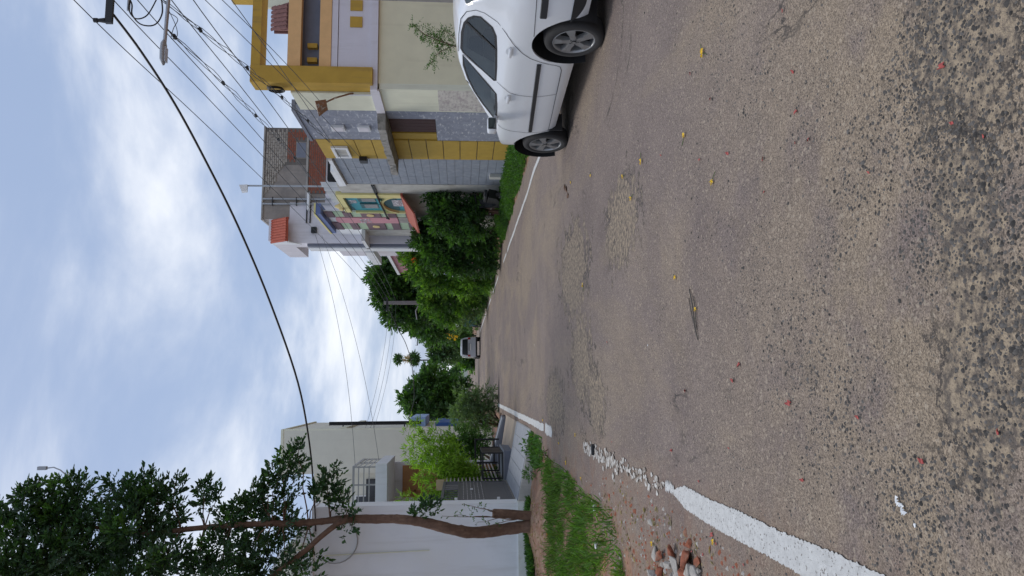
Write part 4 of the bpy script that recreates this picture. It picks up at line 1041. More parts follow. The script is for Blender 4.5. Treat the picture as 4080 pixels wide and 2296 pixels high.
P('top_rail', 'rail_grey', H5, (-3.4, -2.25, 22.03, 22.09, 4.48, 4.54)); P('top_rail', 'rail_grey', H5, (-2.31, -2.25, 22.09, 24.4, 4.48, 4.54))
for x in (-3.38, -2.8, -2.3): P('baluster', 'rail_grey', H5, (x, x + .04, 22.03, 22.08, 3.88, 4.48))
for y in (23.2, 24.36): P('baluster', 'rail_grey', H5, (-2.3, -2.26, y, y + .04, 3.88, 4.48))
b = MB(); b.tube([(-3.22, 15.085, 4.06), (-3.20, 15.085, 3.2), (-3.17, 15.085, 2.04)], .012, 6); b.build('wall_conduit', 'plaster_cream_side', H5)
pts = [(-2.95 + .52 * math.cos(t) * .8, 15.06, 3.85 + .42 * math.sin(t)) for t in np.linspace(2.4, 7.0, 20)]
b = MB(); b.tube(pts, .013, 6); b.build('hanging_cable', 'rail_grey', H5)

# gate and fence
GT = thing('gate', 'grey metal gate with patterned middle panel beside the white wall', 'gate', (-2.35, 15.8, .31))
P('frame', 'gate_grey', GT, (-2.38, -2.33, 15.72, 15.78, .33, 1.86), (-2.38, -2.33, 18.78, 18.84, .33, 1.86), (-2.38, -2.33, 15.78, 18.78, 1.80, 1.86), (-2.38, -2.33, 15.78, 18.78, .33, .40), (-2.375, -2.335, 15.78, 18.78, .84, .89), (-2.375, -2.335, 15.78, 18.78, 1.46, 1.50))
P('lower_panel', 'gate_grey', GT, (-2.365, -2.345, 15.78, 18.78, .40, .84)); P('middle_panel', 'gate_grey', GT, (-2.365, -2.345, 15.78, 18.78, .89, 1.46))
for r_ in range(6):
    for c in range(11):
        P('slot', 'gate_pattern', GT, (-2.343, -2.335, 15.92 + .26 * c + (.1 if r_ % 2 else 0), 16.06 + .26 * c + (.1 if r_ % 2 else 0), .94 + .085 * r_, .955 + .085 * r_))
for c in range(9): P('bar', 'gate_grey', GT, (-2.37, -2.35, 15.95 + .32 * c, 15.97 + .32 * c, 1.50, 1.80))
P('handle', 'white_gloss', GT, (-2.32, -2.29, 17.2, 17.26, 1.16, 1.22))
P('hinge', 'white_gloss', GT, (-2.33, -2.28, 15.74, 15.80, .62, .68)); P('hinge', 'white_gloss', GT, (-2.33, -2.28, 15.74, 15.80, 1.5, 1.56))
GP = thing('gate_post', 'grey post with square beige lamp box at the gate end', 'post', (-2.45, 18.95, .3))
P('shaft', 'concrete', GP, (-2.55, -2.36, 18.86, 19.02, .3, 1.84)); P('lamp_box', 'beige_box', GP, (-2.54, -2.30, 18.84, 19.04, 1.84, 2.04))
FN = thing('fence', 'fence of pale horizontal bars in front of the bamboo', 'fence', (-2.4, 19.1, .3))
for i in range(14): P('bar', 'fence_pale', FN, (-2.42, -2.385, 19.08, 24.0, .48 + .1 * i, .512 + .1 * i))
for y in (19.06, 21.5, 24.0): P('post', 'gate_grey', FN, (-2.46, -2.42, y, y + .05, .3, 1.86))
# ramp of grey pavers from the gate down to the road
RP = thing('ramp', 'sloping ramp of grey pavers from the gate down to the road', 'ramp', (-1.6, 17, 0))
b = MB(); b.poly([(-2.33, 15.25, .29), (-.88, 15.25, .015), (-.88, 15.25, -.05), (-2.33, 15.25, -.05)], (0, 3.7, 0)); b.build('core', 'concrete_pale', RP)
for r_ in range(8):
    for c in range(5):
        x0, x1 = -2.33 + .29 * c, -2.33 + .29 * (c + 1); y0 = 15.30 + .455 * r_
        zf = lambda x: .302 - (x + 2.33) / 1.45 * .275
        b = MB(); b.poly([(x0 + .009, y0 + .009, zf(x0)), (x1 - .009, y0 + .009, zf(x1)), (x1 - .009, y0 + .446, zf(x1)), (x0 + .009, y0 + .446, zf(x0))], (0, 0, -.03)); b.build('paver', 'paver', RP)
b = MB(); b.poly([(-2.3, 18.96, .24), (-.9, 18.96, .01), (-.9, 18.96, -.05), (-2.3, 18.96, -.05)], (0, 4.6, 0)); b.build('concrete_slope', 'ramp_floor', RP)
WD = thing('kerb_wall', 'low wedge of grey tiles closing the far side of the ramp', 'low wall', (-1.6, 24, 0))
b = MB(); b.poly([(-2.4, 23.6, .50), (-1.0, 23.6, .10), (-1.0, 23.6, -.05), (-2.4, 23.6, -.05)], (0, .10, 0)); b.build('wedge', 'paint_slate', WD)
for c in range(7):
    x0, x1 = -2.4 + .2 * c, -2.4 + .2 * (c + 1); zf = lambda x: .53 - (x + 2.4) / 1.4 * .40
    b = MB(); b.poly([(x0 + .004, 23.71, zf(x0)), (x1 - .004, 23.71, zf(x1)), (x1 - .004, 26.2, zf(x1) - .10), (x0 + .004, 26.2, zf(x0) - .10)], (0, 0, -.5)); b.build('tile', 'paver', WD)
# black steel guard box on a plinth
CG = thing('guard_box', 'black steel frame box standing on a grey plinth on the ramp', 'frame', (-2.0, 20.3, 0))
P('plinth', 'paint_slate', CG, (-2.34, -1.62, 19.02, 20.9, -.02, .34))
P('plinth_top', 'paver', CG, (-2.33, -1.60, 19.0, 20.92, .34, .36))
fs_ = []
for y in (19.06, 20.84):
    fs_ += [(-2.32, -1.66, y, y + .035, .86, .90), (-2.32, -1.66, y, y + .035, .36, .395), (-2.32, -2.285, y, y + .035, .395, .86), (-1.695, -1.66, y, y + .035, .395, .86)]
P('frame', 'black_steel', CG, *fs_, (-1.70, -1.665, 19.095, 20.84, .862, .898), (-1.70, -1.665, 19.095, 20.84, .362, .393), (-2.315, -2.28, 19.095, 20.84, .862, .898))
P('side_panel', 'black_steel', CG, (-1.69, -1.68, 19.10, 19.95, .395, .86)); P('side_panel', 'black_steel', CG, (-1.69, -1.68, 19.98, 20.83, .395, .86))
G2 = thing('guard_rail', 'small black steel rail panel beyond the guard box', 'railing', (-1.6, 21.8, 0))
P('plinth', 'paint_slate', G2, (-2.3, -1.75, 22.4, 22.7, -.02, .34))
P('frame', 'black_steel', G2, (-2.28, -1.55, 22.5, 22.54, .98, 1.03), (-2.28, -2.23, 22.5, 22.54, .34, .98), (-1.6, -1.55, 22.5, 22.54, .3, .98), (-2.23, -1.6, 22.5, 22.54, .42, .47))

# tall cream house further on
H6 = thing('house', 'tall pale cream three-storey house beyond the white house', 'house', (-3.2, 36, 0))
P('wall', 'plaster_cream_far', H6, (-4.0, -2.0, 36, 44, -.05, 9.75), (-10, -4.0, 36.3, 44, -.05, 8.35))
P('parapet', 'plaster_cream_side', H6, (-4.03, -1.93, 35.97, 44.05, 9.75, 9.86))
P('side_band', 'plaster_cream_side', H6, (-2.0, -1.93, 36.0, 36.35, -.05, 9.75), (-2.0, -1.9, 36.35, 44, 6.9, 7.2), (-2.0, -1.88, 36.35, 44, 3.9, 4.1))
for x0 in (-6.0, -7.4):
    w = P('window', 'white_gloss', H6, (x0 - .05, x0 + .95, 36.25, 36.3, 5.2, 6.4)); P('pane', 'win_dark', w, (x0, x0 + .9, 36.24, 36.25, 5.25, 6.35))
w = P('window', 'black_steel', H6, (-5.2, -4.3, 36.22, 36.3, 5.1, 5.9)); P('pane', 'win_dark', w, (-5.15, -4.35, 36.21, 36.22, 5.15, 5.85))
for x, m in ((-1.80, 'black_steel'), (-1.72, 'cable')):
    b = MB(); b.tube([(x, 37.5, 3.4), (x, 37.5, 7.9)], .05, 8); b.build('downpipe', m, H6)
P('pipe_bracket', 'black_steel', H6, (-1.95, -1.70, 37.46, 37.54, 7.2, 7.25), (-1.95, -1.70, 37.46, 37.54, 4.2, 4.25))
P('blue_shutter', 'blue_panel', H6, (-2.0, -1.82, 38.6, 43.6, 1.5, 2.75)); P('blue_awning', 'blue_pale', H6, (-2.0, -1.55, 38.6, 43.2, 3.25, 4.0))
P('shop_step', 'concrete', H6, (-2.0, -1.6, 38.4, 43.6, -.02, .2))

# ------------------------------------------------------------------ power poles, street lamp, wires
def pole(name, label, x, y, h, arms, group=None, r=.10, m='pole_concrete', lamp=False):
    t = thing(name, label, 'utility pole', (x, y, 0), group)
    b = MB(); b.add([(x - r, y - r, -.1), (x + r, y - r, -.1), (x + r, y + r, -.1), (x - r, y + r, -.1), (x - r * .7, y - r * .7, h), (x + r * .7, y - r * .7, h), (x + r * .7, y + r * .7, h), (x - r * .7, y + r * .7, h)],
                     [(0, 3, 2, 1), (4, 5, 6, 7), (0, 1, 5, 4), (1, 2, 6, 5), (2, 3, 7, 6), (3, 0, 4, 7)]); b.build('shaft', m, t)
    for z, x0, x1 in arms:
        q = P('crossarm', 'black_steel', t, (x + x0, x + x1, y - .13, y - .08, z - .045, z + .045))
        for xi in (x + x0 + .04, x + x1 - .04):
            b = MB(); b.cyl((xi, y - .105, z + .045), (0, 0, 1), .035, .10, 10, .022); b.cyl((xi, y - .105, z + .145), (0, 0, 1), .03, .05, 10); b.build('insulator', 'cloth_dark', q)
    return t
PX, PY = 5.45, 9.75
NP = pole('power_pole', 'concrete power pole behind the white car carrying the lamp arm', PX, PY, 6.9, [(6.10, -.62, .5)])
b = MB(); b.tube([(PX - .05, PY - .1, 5.86), (5.02, PY - .1, 5.86)], .022, 8); b.build('bracket', 'steel', NP)
SL = thing('street_lamp', 'grey street lamp reaching over the road on its arm', 'street lamp', (PX - .1, PY - .12, 5.33))
b = MB(); b.tube([(PX + .05, PY - .12, 5.33), (5.0, PY - .12, 5.345), (4.56, PY - .12, 5.36)], .024, 10); b.build('arm', 'steel', SL)
b = MB(); pr = [(4.60, .028), (4.55, .055), (4.46, .062), (4.33, .058), (4.27, .03), (4.255, .008)]; n = 14; vs = []
for x, r_ in pr:
    for k in range(n):
        a = 2 * math.pi * k / n; vs.append((x, PY - .12 + r_ * 1.15 * math.cos(a), 5.365 + r_ * (.75 if math.sin(a) > 0 else .55) * math.sin(a)))
b.add(vs, [(i * n + k, i * n + (k + 1) % n, (i + 1) * n + (k + 1) % n, (i + 1) * n + k) for i in range(len(pr) - 1) for k in range(n)]); b.build('head', 'galv', SL, True)
b = MB(); b.bbox(4.30, 4.50, PY - .165, PY - .075, 5.325, 5.338, .003); b.build('lens', 'lamp_clear', SL)
P('clamp', 'black_steel', SL, (PX - .1, PX + .1, PY - .15, PY - .08, 5.28, 5.38))
FP = pole('power_pole', 'concrete power pole standing among the trees on the right', 4.95, 44, 6.0, [(5.8, -.5, .3)], r=.13)
b = MB(); b.tube([(4.9, 43.9, 3.9), (4.4, 43.6, 4.1), (3.9, 43.3, 4.0)], .03, 6); b.build('stay_arm', 'galv', FP)
for i, (x, y, h, arms) in enumerate([(5.0, 74, 6.3, [(5.75, -.95, .75)]), (5.0, 88, 5.7, [(5.0, -.9, .6), (5.5, -.5, .3)]), (5.1, 165, 7.2, [(6.2, -.9, .7)]), (4.6, 160, 6.5, [(5.6, -.8, .6)])]):
    pole('power_pole', 'thin dark power pole in the distance, seen over the far trees', x, y, h, arms, 'distant power poles', .09, 'pole_dark')
def wire(name, label, pts, r, m='wire', group=None, cat='wire', sub=6):
    P0 = [Vector(p) for p in pts]; out = []
    for i in range(len(P0) - 1):               # smooth curve through the points
        a, b_, c, d = P0[max(i - 1, 0)], P0[i], P0[i + 1], P0[min(i + 2, len(P0) - 1)]
        for k in range(sub):
            t = k / sub
            out.append(.5 * ((2 * b_) + (c - a) * t + (2 * a - 5 * b_ + 4 * c - d) * t * t + (3 * b_ - a - 3 * c + d) * t ** 3))
    out.append(P0[-1]); mb = MB(); mb.tube(out, r, 6)
    return tag(mb.build(name, m, None, True), label, cat, group)
def sag(a, b, s, n=10):
    a, b = np.array(a, float), np.array(b, float)
    return [a + (b - a) * t - np.array([0, 0, s * 4 * t * (1 - t)]) for t in np.linspace(0, 1, n)]
# thick service cable across the road to the white wall
A, B = (5.0, 9.7), (-2.76, 15.1)
pp = [(4.99, 9.70, 6.08)] + [onplane(x, y, A, B) for x, y in [(355, 130), (440, 262), (520, 410), (600, 572), (680, 762), (750, 965), (780, 1130), (791, 1270)]] + [(-2.76, 15.09, 4.24)]
wire('service_cable', 'thick black cable crossing the road from power pole to white wall', pp, .017, 'cable', cat='cable')
ORD = ('topmost of the bare power lines along the road', 'second bare power line below the topmost', 'middle bare power line under the crossarm', 'power line just above the lowest one along the road', 'lowest of the bare power lines along the road')
for li, (x, z0, z1, s) in enumerate(((4.88, 6.30, 6.0, .30), (5.12, 6.02, 5.85, .32), (5.30, 5.86, 5.72, .32), (5.33, 5.42, 5.55, .32), (5.33, 5.12, 5.3, .34))):
    a = np.array([x + .05, -6, z0 + .15]); b_ = np.array([x, PY - .1, z0]); c = np.array([x - .25, 44, z1])
    wire('power_line', ORD[li], [*sag(a, b_, .1, 5)[:-1], *sag(b_, c, s, 12)], .0075, 'wire', 'power lines along the road')
for x, z0, yb, zb, lab in ((5.30, 4.95, 18.9, 4.05, 'thin service wire from the power pole to the black meter box'), (5.36, 4.78, 15.6, 4.3, 'thin service wire from the power pole to the split-stone cladding'), (5.33, 4.6, 21.0, 4.5, 'thin service wire from the power pole to the grey tiled wall')):
    wire('drop_wire', lab, sag((x, PY, z0), (XW - .02, yb, zb), .06, 8), .006, 'wire', 'service wires to the cream house')
def twisted(label, A, B, s, ties):
    base = sag(A, B, s, 40); t = thing('cable_bundle', label, 'cable', tuple(A))
    for ph in (0, 2.1, 4.2):
        pts = [p + .035 * (1 - abs(2 * i / 39 - 1) ** 6) * np.array([math.cos(i * .55 + ph), 0, math.sin(i * .55 + ph)]) + RNG.normal(0, .006, 3) for i, p in enumerate(base)]
        b = MB(); b.tube(pts, .0055, 5); b.build('strand', 'wire', t, True)
    for k in ties:
        p = base[k]; b = MB(); b.cyl(p - np.array([0, .04, 0]), (0, 1, .1), .028, .08, 8); b.build('tie', 'cable', t)
twisted('loose twisted cable bundle from the lamp arm to the roof shed', (4.78, PY - .1, 5.36), (6.2, 21.8, 5.9), .12, (1, 8, 15, 22, 29))
twisted('loose twisted cable bundle from the pole past the mustard frame', (5.28, PY - .1, 5.55), (5.9, 17.6, 4.6), .10, (6, 14, 22, 30))
wire('drooping_cable', 'black cable looping below the pole crossarm', [(5.2, PY - .1, 5.86), (5.08, PY - .14, 5.80), (4.93, PY - .16, 5.78), (4.8, PY - .16, 5.66), (4.82, PY - .12, 5.5), (5.0, PY - .1, 5.42), (5.25, PY - .1, 5.45)], .010, 'cable', cat='cable')
wire('drooping_cable', 'second black cable loop hanging beside the street lamp arm', [(5.2, PY - .1, 5.84), (5.0, PY - .18, 5.82), (4.86, PY - .2, 5.72), (4.92, PY - .18, 5.58), (5.2, PY - .1, 5.5)], .009, 'cable', cat='cable')
wire('drooping_cable', 'thin curled wire hanging from the lamp arm', [(5.0, PY - .12, 5.34), (4.9, PY - .14, 5.2), (4.75, PY - .16, 5.24), (4.62, PY - .14, 5.27), (4.66, PY - .13, 5.20), (4.8, PY - .13, 5.22), (5.05, PY - .12, 5.34)], .005, 'wire', cat='cable')
wire('service_cable', 'black cable crossing the road from the far power pole', [(4.85, 43.9, 5.80), ony(1003, 830, 46), ony(1022, 868, 48), ony(1036, 920, 50), ony(1042, 1000, 50), (-1.9, 44, 4.5)], .022, 'cable', cat='cable')
for a, b_ in (((5.95, 29.1, 7.15), (-2.27, 22.3, 4.5)), ((5.95, 29.05, 6.9), (-2.3, 24.0, 4.0))):
    wire('drop_wire', 'hair-thin wire crossing the road from the white wing to the porch rail', sag(a, b_, .25, 10), .006, 'wire', 'wires from white wing to porch')
for k, (a, b_) in enumerate((((4.9, 44, 5.7), (-3.9, 36.1, 6.6)), ((4.9, 44, 5.5), (-3.4, 36.1, 6.2)), ((4.9, 44, 5.3), (-3.0, 36.0, 5.9)))):
    wire('drop_wire', 'hair-thin wire from the far power pole to the tall cream house', sag(a, b_, .35, 10), .007, 'wire', 'wires to the tall cream house')
for x in (4.2, 4.7, 5.5):
    wire('power_line', 'distant thin line between the far power poles', sag((x + .1, 44, 5.8), (x, 74, 5.85), .4, 8), .010, 'wire', 'distant power lines')
# lamp on a curved arm rising from the white house roof behind the tree
RL = thing('street_lamp', 'small lamp on a thin curved arm rising above the bent tree', 'street lamp', (-4.6, 17.2, 3.6))
p0 = ony(112, 1178, 17.2)
b = MB(); b.tube([(-4.6, 17.2, 3.66), (-4.5, 17.2, 7.0)] + [tuple(ony(x, y, 17.2)) for x, y in ((300, 1290), (220, 1225), (168, 1197), (152, 1183), (135, 1176), (118, 1178))], [.03, .026, .022, .02, .016, .014, .014, .014], 8); b.build('arm', 'galv', RL, True)
b = MB(); b.bbox(p0[0] - .04, p0[0] + .04, 17.16, 17.24, p0[2] - .05, p0[2] + .14, .012); b.build('head', 'galv', RL)
# ------------------------------------------------------------------ bent tree in front of the white wall
YTREE = 13.4
def tp(x, y, yy=YTREE): return ony(x, y, yy)
def G(x, y): return ((1100 + x * .5146) / DS, (1550 + y * .5146) / DS)
def K(x, y): return ((x * .5435) / DS, (1650 + y * .5435) / DS)
TR = thing('tree', 'bent brown tree with windblown dark leaves in front of the white wall', 'tree', tuple(tp(*G(2075, 1060))))
tb = MB()
line = [G(2110, 1058), G(2030, 1060), G(1900, 1068), G(1750, 1090), G(1600, 1110), G(1480, 1112), G(1350, 1085), G(1200, 1045), G(1050, 1018), G(900, 1005), G(700, 1008), G(560, 1005), G(420, 1018), G(250, 1035), G(60, 1045), K(2000, 800), K(1700, 815), K(1500, 832), K(1330, 850), K(1100, 880), K(850, 850), K(600, 820), K(400, 800)]
rad = [.155, .118, .105, .100, .099, .098, .093, .086, .080, .076, .076, .074, .058, .055, .053, .050, .047, .045, .043, .038, .030, .022, .012]
pts = [tp(x, y, YTREE + .12 * math.sin(i * .7)) for i, (x, y) in enumerate(line)]
fp, fr = [], []
for i in range(len(pts) - 1):
    for k in range(5):
        fp.append(pts[i] + (pts[i + 1] - pts[i]) * k / 5); fr.append((rad[i] + (rad[i + 1] - rad[i]) * k / 5) * random.uniform(.95, 1.05))
tb.tube(fp, fr, 18); tb.v = [(x + RNG.normal(0, .0035), y + RNG.normal(0, .0035), z) for x, y, z in tb.v]; tb.build('trunk', 'bark', TR, True)
tb = MB()
for k in range(9):                          # roots and ridges at the foot
    a = k * .72 + .3; f = pts[1]; L0 = random.uniform(.16, .34); tb.tube([f + np.array([.07 * math.cos(a), .07 * math.sin(a), .10]), f + np.array([.13 * math.cos(a), .13 * math.sin(a), -.02]), f + np.array([L0 * math.cos(a), L0 * math.sin(a), -.10])], [.04, .035, .012], 7)
tb.build('root_flare', 'bark', TR, True)
tb = MB(); line2 = [G(590, 1005), G(500, 1030), G(420, 1085), G(340, 1150), G(230, 1250), G(100, 1345), G(-10, 1430), G(-140, 1530), G(-300, 1600)]
tb.tube([tp(x, y, YTREE - .05 * i) for i, (x, y) in enumerate(line2)], [.05, .05, .047, .045, .043, .040, .036, .03, .02], 12); tb.build('limb', 'bark', TR, True)
# leaf clumps in view pixels: x, y, radius across, radius along picture x, depth offset
TC = [(60, 1340, 70, 70, 0), (40, 1420, 70, 60, -.6), (150, 1290, 75, 75, .2), (130, 1390, 80, 80, -.4), (230, 1320, 85, 80, 0), (250, 1400, 75, 80, .6), (330, 1300, 80, 75, -.2), (340, 1240, 55, 60, .2),
      (400, 1250, 48, 50, 0), (395, 1330, 60, 60, .3), (420, 1400, 55, 55, -.5), (330, 1400, 60, 60, .2), (180, 1230, 42, 55, .4), (100, 1255, 45, 50, .1), (60, 1250, 34, 38, -.2), (445, 1290, 26, 30, 0), (440, 1215, 20, 26, 0),
      (280, 1220, 25, 28, .1), (365, 1195, 18, 22, .1), (30, 1300, 30, 34, .3), (200, 1440, 60, 60, .2), (90, 1450, 60, 60, 0), (400, 1445, 45, 50, 0),
      (515, 1235, 34, 28, 0), (505, 1265, 26, 22, .1), (545, 1255, 16, 18, 0),
      (575, 1300, 38, 36, -.2), (620, 1270, 40, 42, .1), (640, 1310, 46, 50, .2), (700, 1290, 42, 44, 0), (650, 1235, 24, 34, 0), (735, 1330, 36, 40, .3), (560, 1360, 42, 44, 0), (620, 1380, 50, 48, -.3), (690, 1375, 42, 46, .1),
      (560, 1430, 46, 46, .2), (640, 1440, 50, 48, 0), (720, 1410, 34, 38, -.2), (500, 1400, 38, 34, .2), (500, 1440, 36, 30, -.2), (760, 1440, 30, 34, .1),
      (700, 1190, 36, 36, 0), (730, 1150, 32, 30, .1), (675, 1215, 22, 28, 0), (752, 1120, 18, 20, 0), (745, 1185, 22, 26, .2), (720, 1235, 26, 30, 0),
      (825, 1215, 34, 34, 0), (850, 1250, 30, 36, .1), (800, 1245, 26, 26, -.1), (870, 1275, 18, 22, 0), (830, 1180, 14, 16, 0), (790, 1395, 18, 18, 0),
      (1075, 1283, 22, 40, 0), (1045, 1290, 14, 22, .1), (880, 1315, 10, 14, 0), (860, 1330, 14, 16, 0)]
# the crown carries on to the left, outside the picture
TC += [(x, 1500 + 60 * (i % 3), 80, 80, (-.6, 0, .6)[i % 3]) for i, x in enumerate((20, 110, 200, 290, 380, 470, 560, 650, 730))] + [(-60, 1330, 80, 80, 0), (-70, 1430, 90, 80, .3)]
cl_ = [(p[0], YTREE + c[4], p[2], c[2] * DS / F_PX * YTREE * 1.0, c[2] * DS / F_PX * YTREE * 1.1, c[3] * DS / F_PX * YTREE) for c in TC for p in [tp(c[0], c[1], YTREE + c[4])]]
V, Fc = clump_foliage([(c[0] - .04, c[1], c[2], c[3] * .80, c[4] * .85, c[5] * .80) for c in cl_], 215, k=7, length=.18, leaf=(.05, .115), wl=.46, up=.05, wind=(.8, 0, .05), spread=.75, droop=.35, power=.5)
np_obj('crown', V, Fc, 'leaf_tree', TR)
V, Fc = clump_foliage([(c[0] + RNG.uniform(-.4, .5) * c[3], c[1] - c[4] * .6, c[2] + RNG.uniform(-.3, .6) * c[5], c[3] * .22, c[4] * .2, c[5] * .42) for c in cl_[:-11:2] if c[3] > .2], 330, k=6, length=.17, leaf=(.06, .10), wl=.48, wind=(.8, 0, .05), spread=.75, droop=.35)
np_obj('young_lit_leaves', V, Fc, 'leaf_mid', TR)  # lighter leaf patches: young growth, bright-lit parts painted in
for c in cl_[:-11]:
    if c[2] < 2.2: continue
    q = min(pts[8:], key=lambda p: np.linalg.norm(p - np.array(c[:3])) + (1.5 if p[2] > c[2] + .2 else 0)); tb = MB(); limb(tb, q, c[:3], .014, .005, .12, 5, 5); tb.build('branch', 'bark', TR, True)
ST = thing('tree_stump', 'sawn-off brown stump with shoots beside the bent tree', 'stump', tuple(tp(*G(2040, 985), YTREE + .1)))
tb = MB(); tb.tube([tp(*G(x, y), YTREE + .1) for x, y in ((2080, 990), (2000, 985), (1900, 978), (1800, 968), (1690, 965), (1675, 965))], [.10, .088, .082, .080, .083, .07], 14); tb.build('stem', 'bark', ST, True)
tb = MB(); ends = []
for x, y, x1, y1 in ((1690, 950, 1440, 890), (1700, 990, 1290, 985), (1690, 995, 1380, 975), (1850, 1010, 1560, 1030), (1700, 960, 1600, 920), (1890, 1005, 1640, 1060)):
    a, b_ = tp(*G(x, y), YTREE), tp(*G(x1, y1), YTREE - .1); limb(tb, a, b_, .009, .003, .06, 5, 5); ends += [a + (b_ - a) * t for t in (.5, .7, .85, 1.0)]
tb.build('shoots', 'bark', ST, True)
E_ = np.array(ends); V, Fc = sprig_leaves(E_, unit(RNG.normal(size=(len(E_), 3)) + np.array([.4, 0, .4])), 5, .09, (.03, .05), .5); np_obj('leaves', V, Fc, 'leaf_mid', ST)

# ------------------------------------------------------------------ right-hand planting, near to far
NS = thing('sapling', 'thin neem sapling standing between the white car and the cream wall', 'sapling', (5.62, 12.0, 0))
tb = MB(); tips = []
def br(pl, r0):
    P_ = [ony(x, y, 12.0) for x, y in pl]; tb.tube(P_, list(np.linspace(r0, .004, len(P_))), 6); tips.extend([a + (b_ - a) * t for a, b_ in zip(P_[:-1], P_[1:]) for t in (.2, .5, .8)][1:] + [P_[-1]])
br([(1330, 150), (1220, 130), (1150, 118), (1110, 105), (1070, 88), (1050, 72), (1040, 62)], .016); br([(1150, 118), (1115, 112), (1085, 108)], .008); br([(1140, 116), (1112, 128), (1095, 140), (1085, 160)], .007); br([(1148, 100), (1128, 84), (1115, 75)], .005); br([(1120, 108), (1100, 92), (1088, 86), (1062, 88)], .006)
tb.build('stem', 'bark', NS, True)
tips = np.array([t for t in tips if t[2] > 1.5]); tips = np.repeat(tips, 3, 0) + RNG.normal(0, .02, (len(tips) * 3, 3))
V, Fc = sprig_leaves(tips, unit(RNG.normal(size=(len(tips), 3)) * np.array([1, .7, .7]) + np.array([-.1, 0, .2])), 9, .15, (.032, .05), .34, 1.0, .3, None, True); np_obj('leaves', V, Fc, 'leaf_mid', NS)

def stuff(o, label=None, cat=None):
    o['kind'] = 'stuff'
    if label: o['label'] = label; o['category'] = cat
    return o
def scatter_poly(poly, n):
    poly = np.array(poly)[:, :2]; lo, hi = poly.min(0), poly.max(0); out = []
    while len(out) < n:
        p = lo + (hi - lo) * RNG.uniform(size=(4 * n, 2)); c = np.zeros(len(p), bool); j = len(poly) - 1
        for i in range(len(poly)):
            a, b_ = poly[i], poly[j]; cond = ((a[1] > p[:, 1]) != (b_[1] > p[:, 1])); den_ = (b_[1] - a[1]) if b_[1] != a[1] else 1e-9
            c ^= cond & (p[:, 0] < (b_[0] - a[0]) * (p[:, 1] - a[1]) / den_ + a[0]); j = i
        out += list(p[c])
    return np.array(out[:n])
def tufts(XY, hf, h=(.04, .09), w=.12, lean=.6):
    n = len(XY); P_ = np.column_stack([XY, hf(XY[:, 0], XY[:, 1])]); L_ = RNG.uniform(h[0], h[1], n)
    return leaf_arrays(P_, unit(RNG.normal(0, lean, (n, 3)) * np.array([1, 1, .2]) + np.array([0, 0, 1])), unit(RNG.normal(size=(n, 3))), L_, L_ * w, .35)
# grass patch on the left verge
gp = [gnd(x, y) for x, y in [(1374, 1150), (1400, 1165), (1432, 1190), (1462, 1232), (1492, 1252), (1520, 1270), (1545, 1292), (1556, 1350), (1572, 1420), (1580, 1449), (1610, 1700), (1390, 1700), (1392, 1449), (1390, 1340), (1382, 1258), (1372, 1200)]]
XY = scatter_poly(gp, 26000)
den_ = np.sin(XY[:, 0] * 3.1 + 1) * np.sin(XY[:, 1] * 2.3) + np.sin(XY[:, 0] * 7 + XY[:, 1] * 5) * .6 + RNG.normal(0, .5, len(XY)); XY = XY[den_ > -.45]
V, Fc = merge([tufts(XY, verge_h, (.02, .06), .20, .9), tufts(XY[::4], verge_h, (.07, .16), .05, .6)])
stuff(np_obj('grass', V, Fc, 'grass'), 'short green grass and weeds covering the left verge', 'grass')
XY = np.column_stack([RNG.uniform(-4.2, -2.2, 2600), RNG.uniform(14.3, 15.0, 2600)]); XY = np.concatenate([XY, np.column_stack([RNG.uniform(-1.5, -.95, 500), RNG.uniform(13.2, 15.2, 500)])])
V, Fc = tufts(XY, verge_h, (.05, .16), .3, .7); stuff(np_obj('weeds', V, Fc, 'weeds'), 'low leafy weeds along the foot of the white wall', 'weeds')
for x, y, w in ((1325, 1122, .12), (1330, 1190, .12), (1356, 1142, .08)):
    p = gnd(x, y, .15); q = (p[0], p[1], 0.0)
    plant('weed', 'leafy green weed growing at the foot of the ramp', 'plant', (q[0], q[1], -.02), [(q[0], q[1], .12, w, w, w)], 'weeds', trunk_r=.01, dens=900, stems=3, group='weeds by the ramp', limbs=False, k=5, length=.08, leaf=(.03, .05))
# weeds on the right strip
XY = np.column_stack([RNG.uniform(4.75, 5.9, 15000), RNG.uniform(11.0, 25, 15000)]); XY = XY[(XY[:, 0] > 4.85 + .12 * np.sin(XY[:, 1] * 2.1) + .06 * np.sin(XY[:, 1] * 5))]
P_ = np.column_stack([XY, rverge_h(XY[:, 0], XY[:, 1]) + RNG.uniform(0, .22, len(XY)) * np.clip((XY[:, 0] - 4.8) / .5, .15, 1)])
V, Fc = sprig_leaves(P_, unit(RNG.normal(0, .7, (len(P_), 3)) + np.array([-.1, 0, .9])), 4, .09, (.035, .06), .45); V[:, 2] = np.maximum(V[:, 2], -.02)
stuff(np_obj('weeds', V, Fc, 'weeds'), 'knee-high green weeds between the road and the tiled wall', 'weeds')
XY = np.column_stack([RNG.uniform(4.5, 6.5, 6000), RNG.uniform(25, 60, 6000)])
P_ = np.column_stack([XY, rverge_h(XY[:, 0], XY[:, 1]) + RNG.uniform(0, .3, len(XY))]); V, Fc = sprig_leaves(P_, unit(RNG.normal(0, .7, (len(P_), 3)) + np.array([-.1, 0, .9])), 4, .14, (.06, .10), .4); V[:, 2] = np.maximum(V[:, 2], -.02)
stuff(np_obj('weeds', V, Fc, 'leaf_mid'), 'rough green growth under the shrubs on the right', 'weeds')

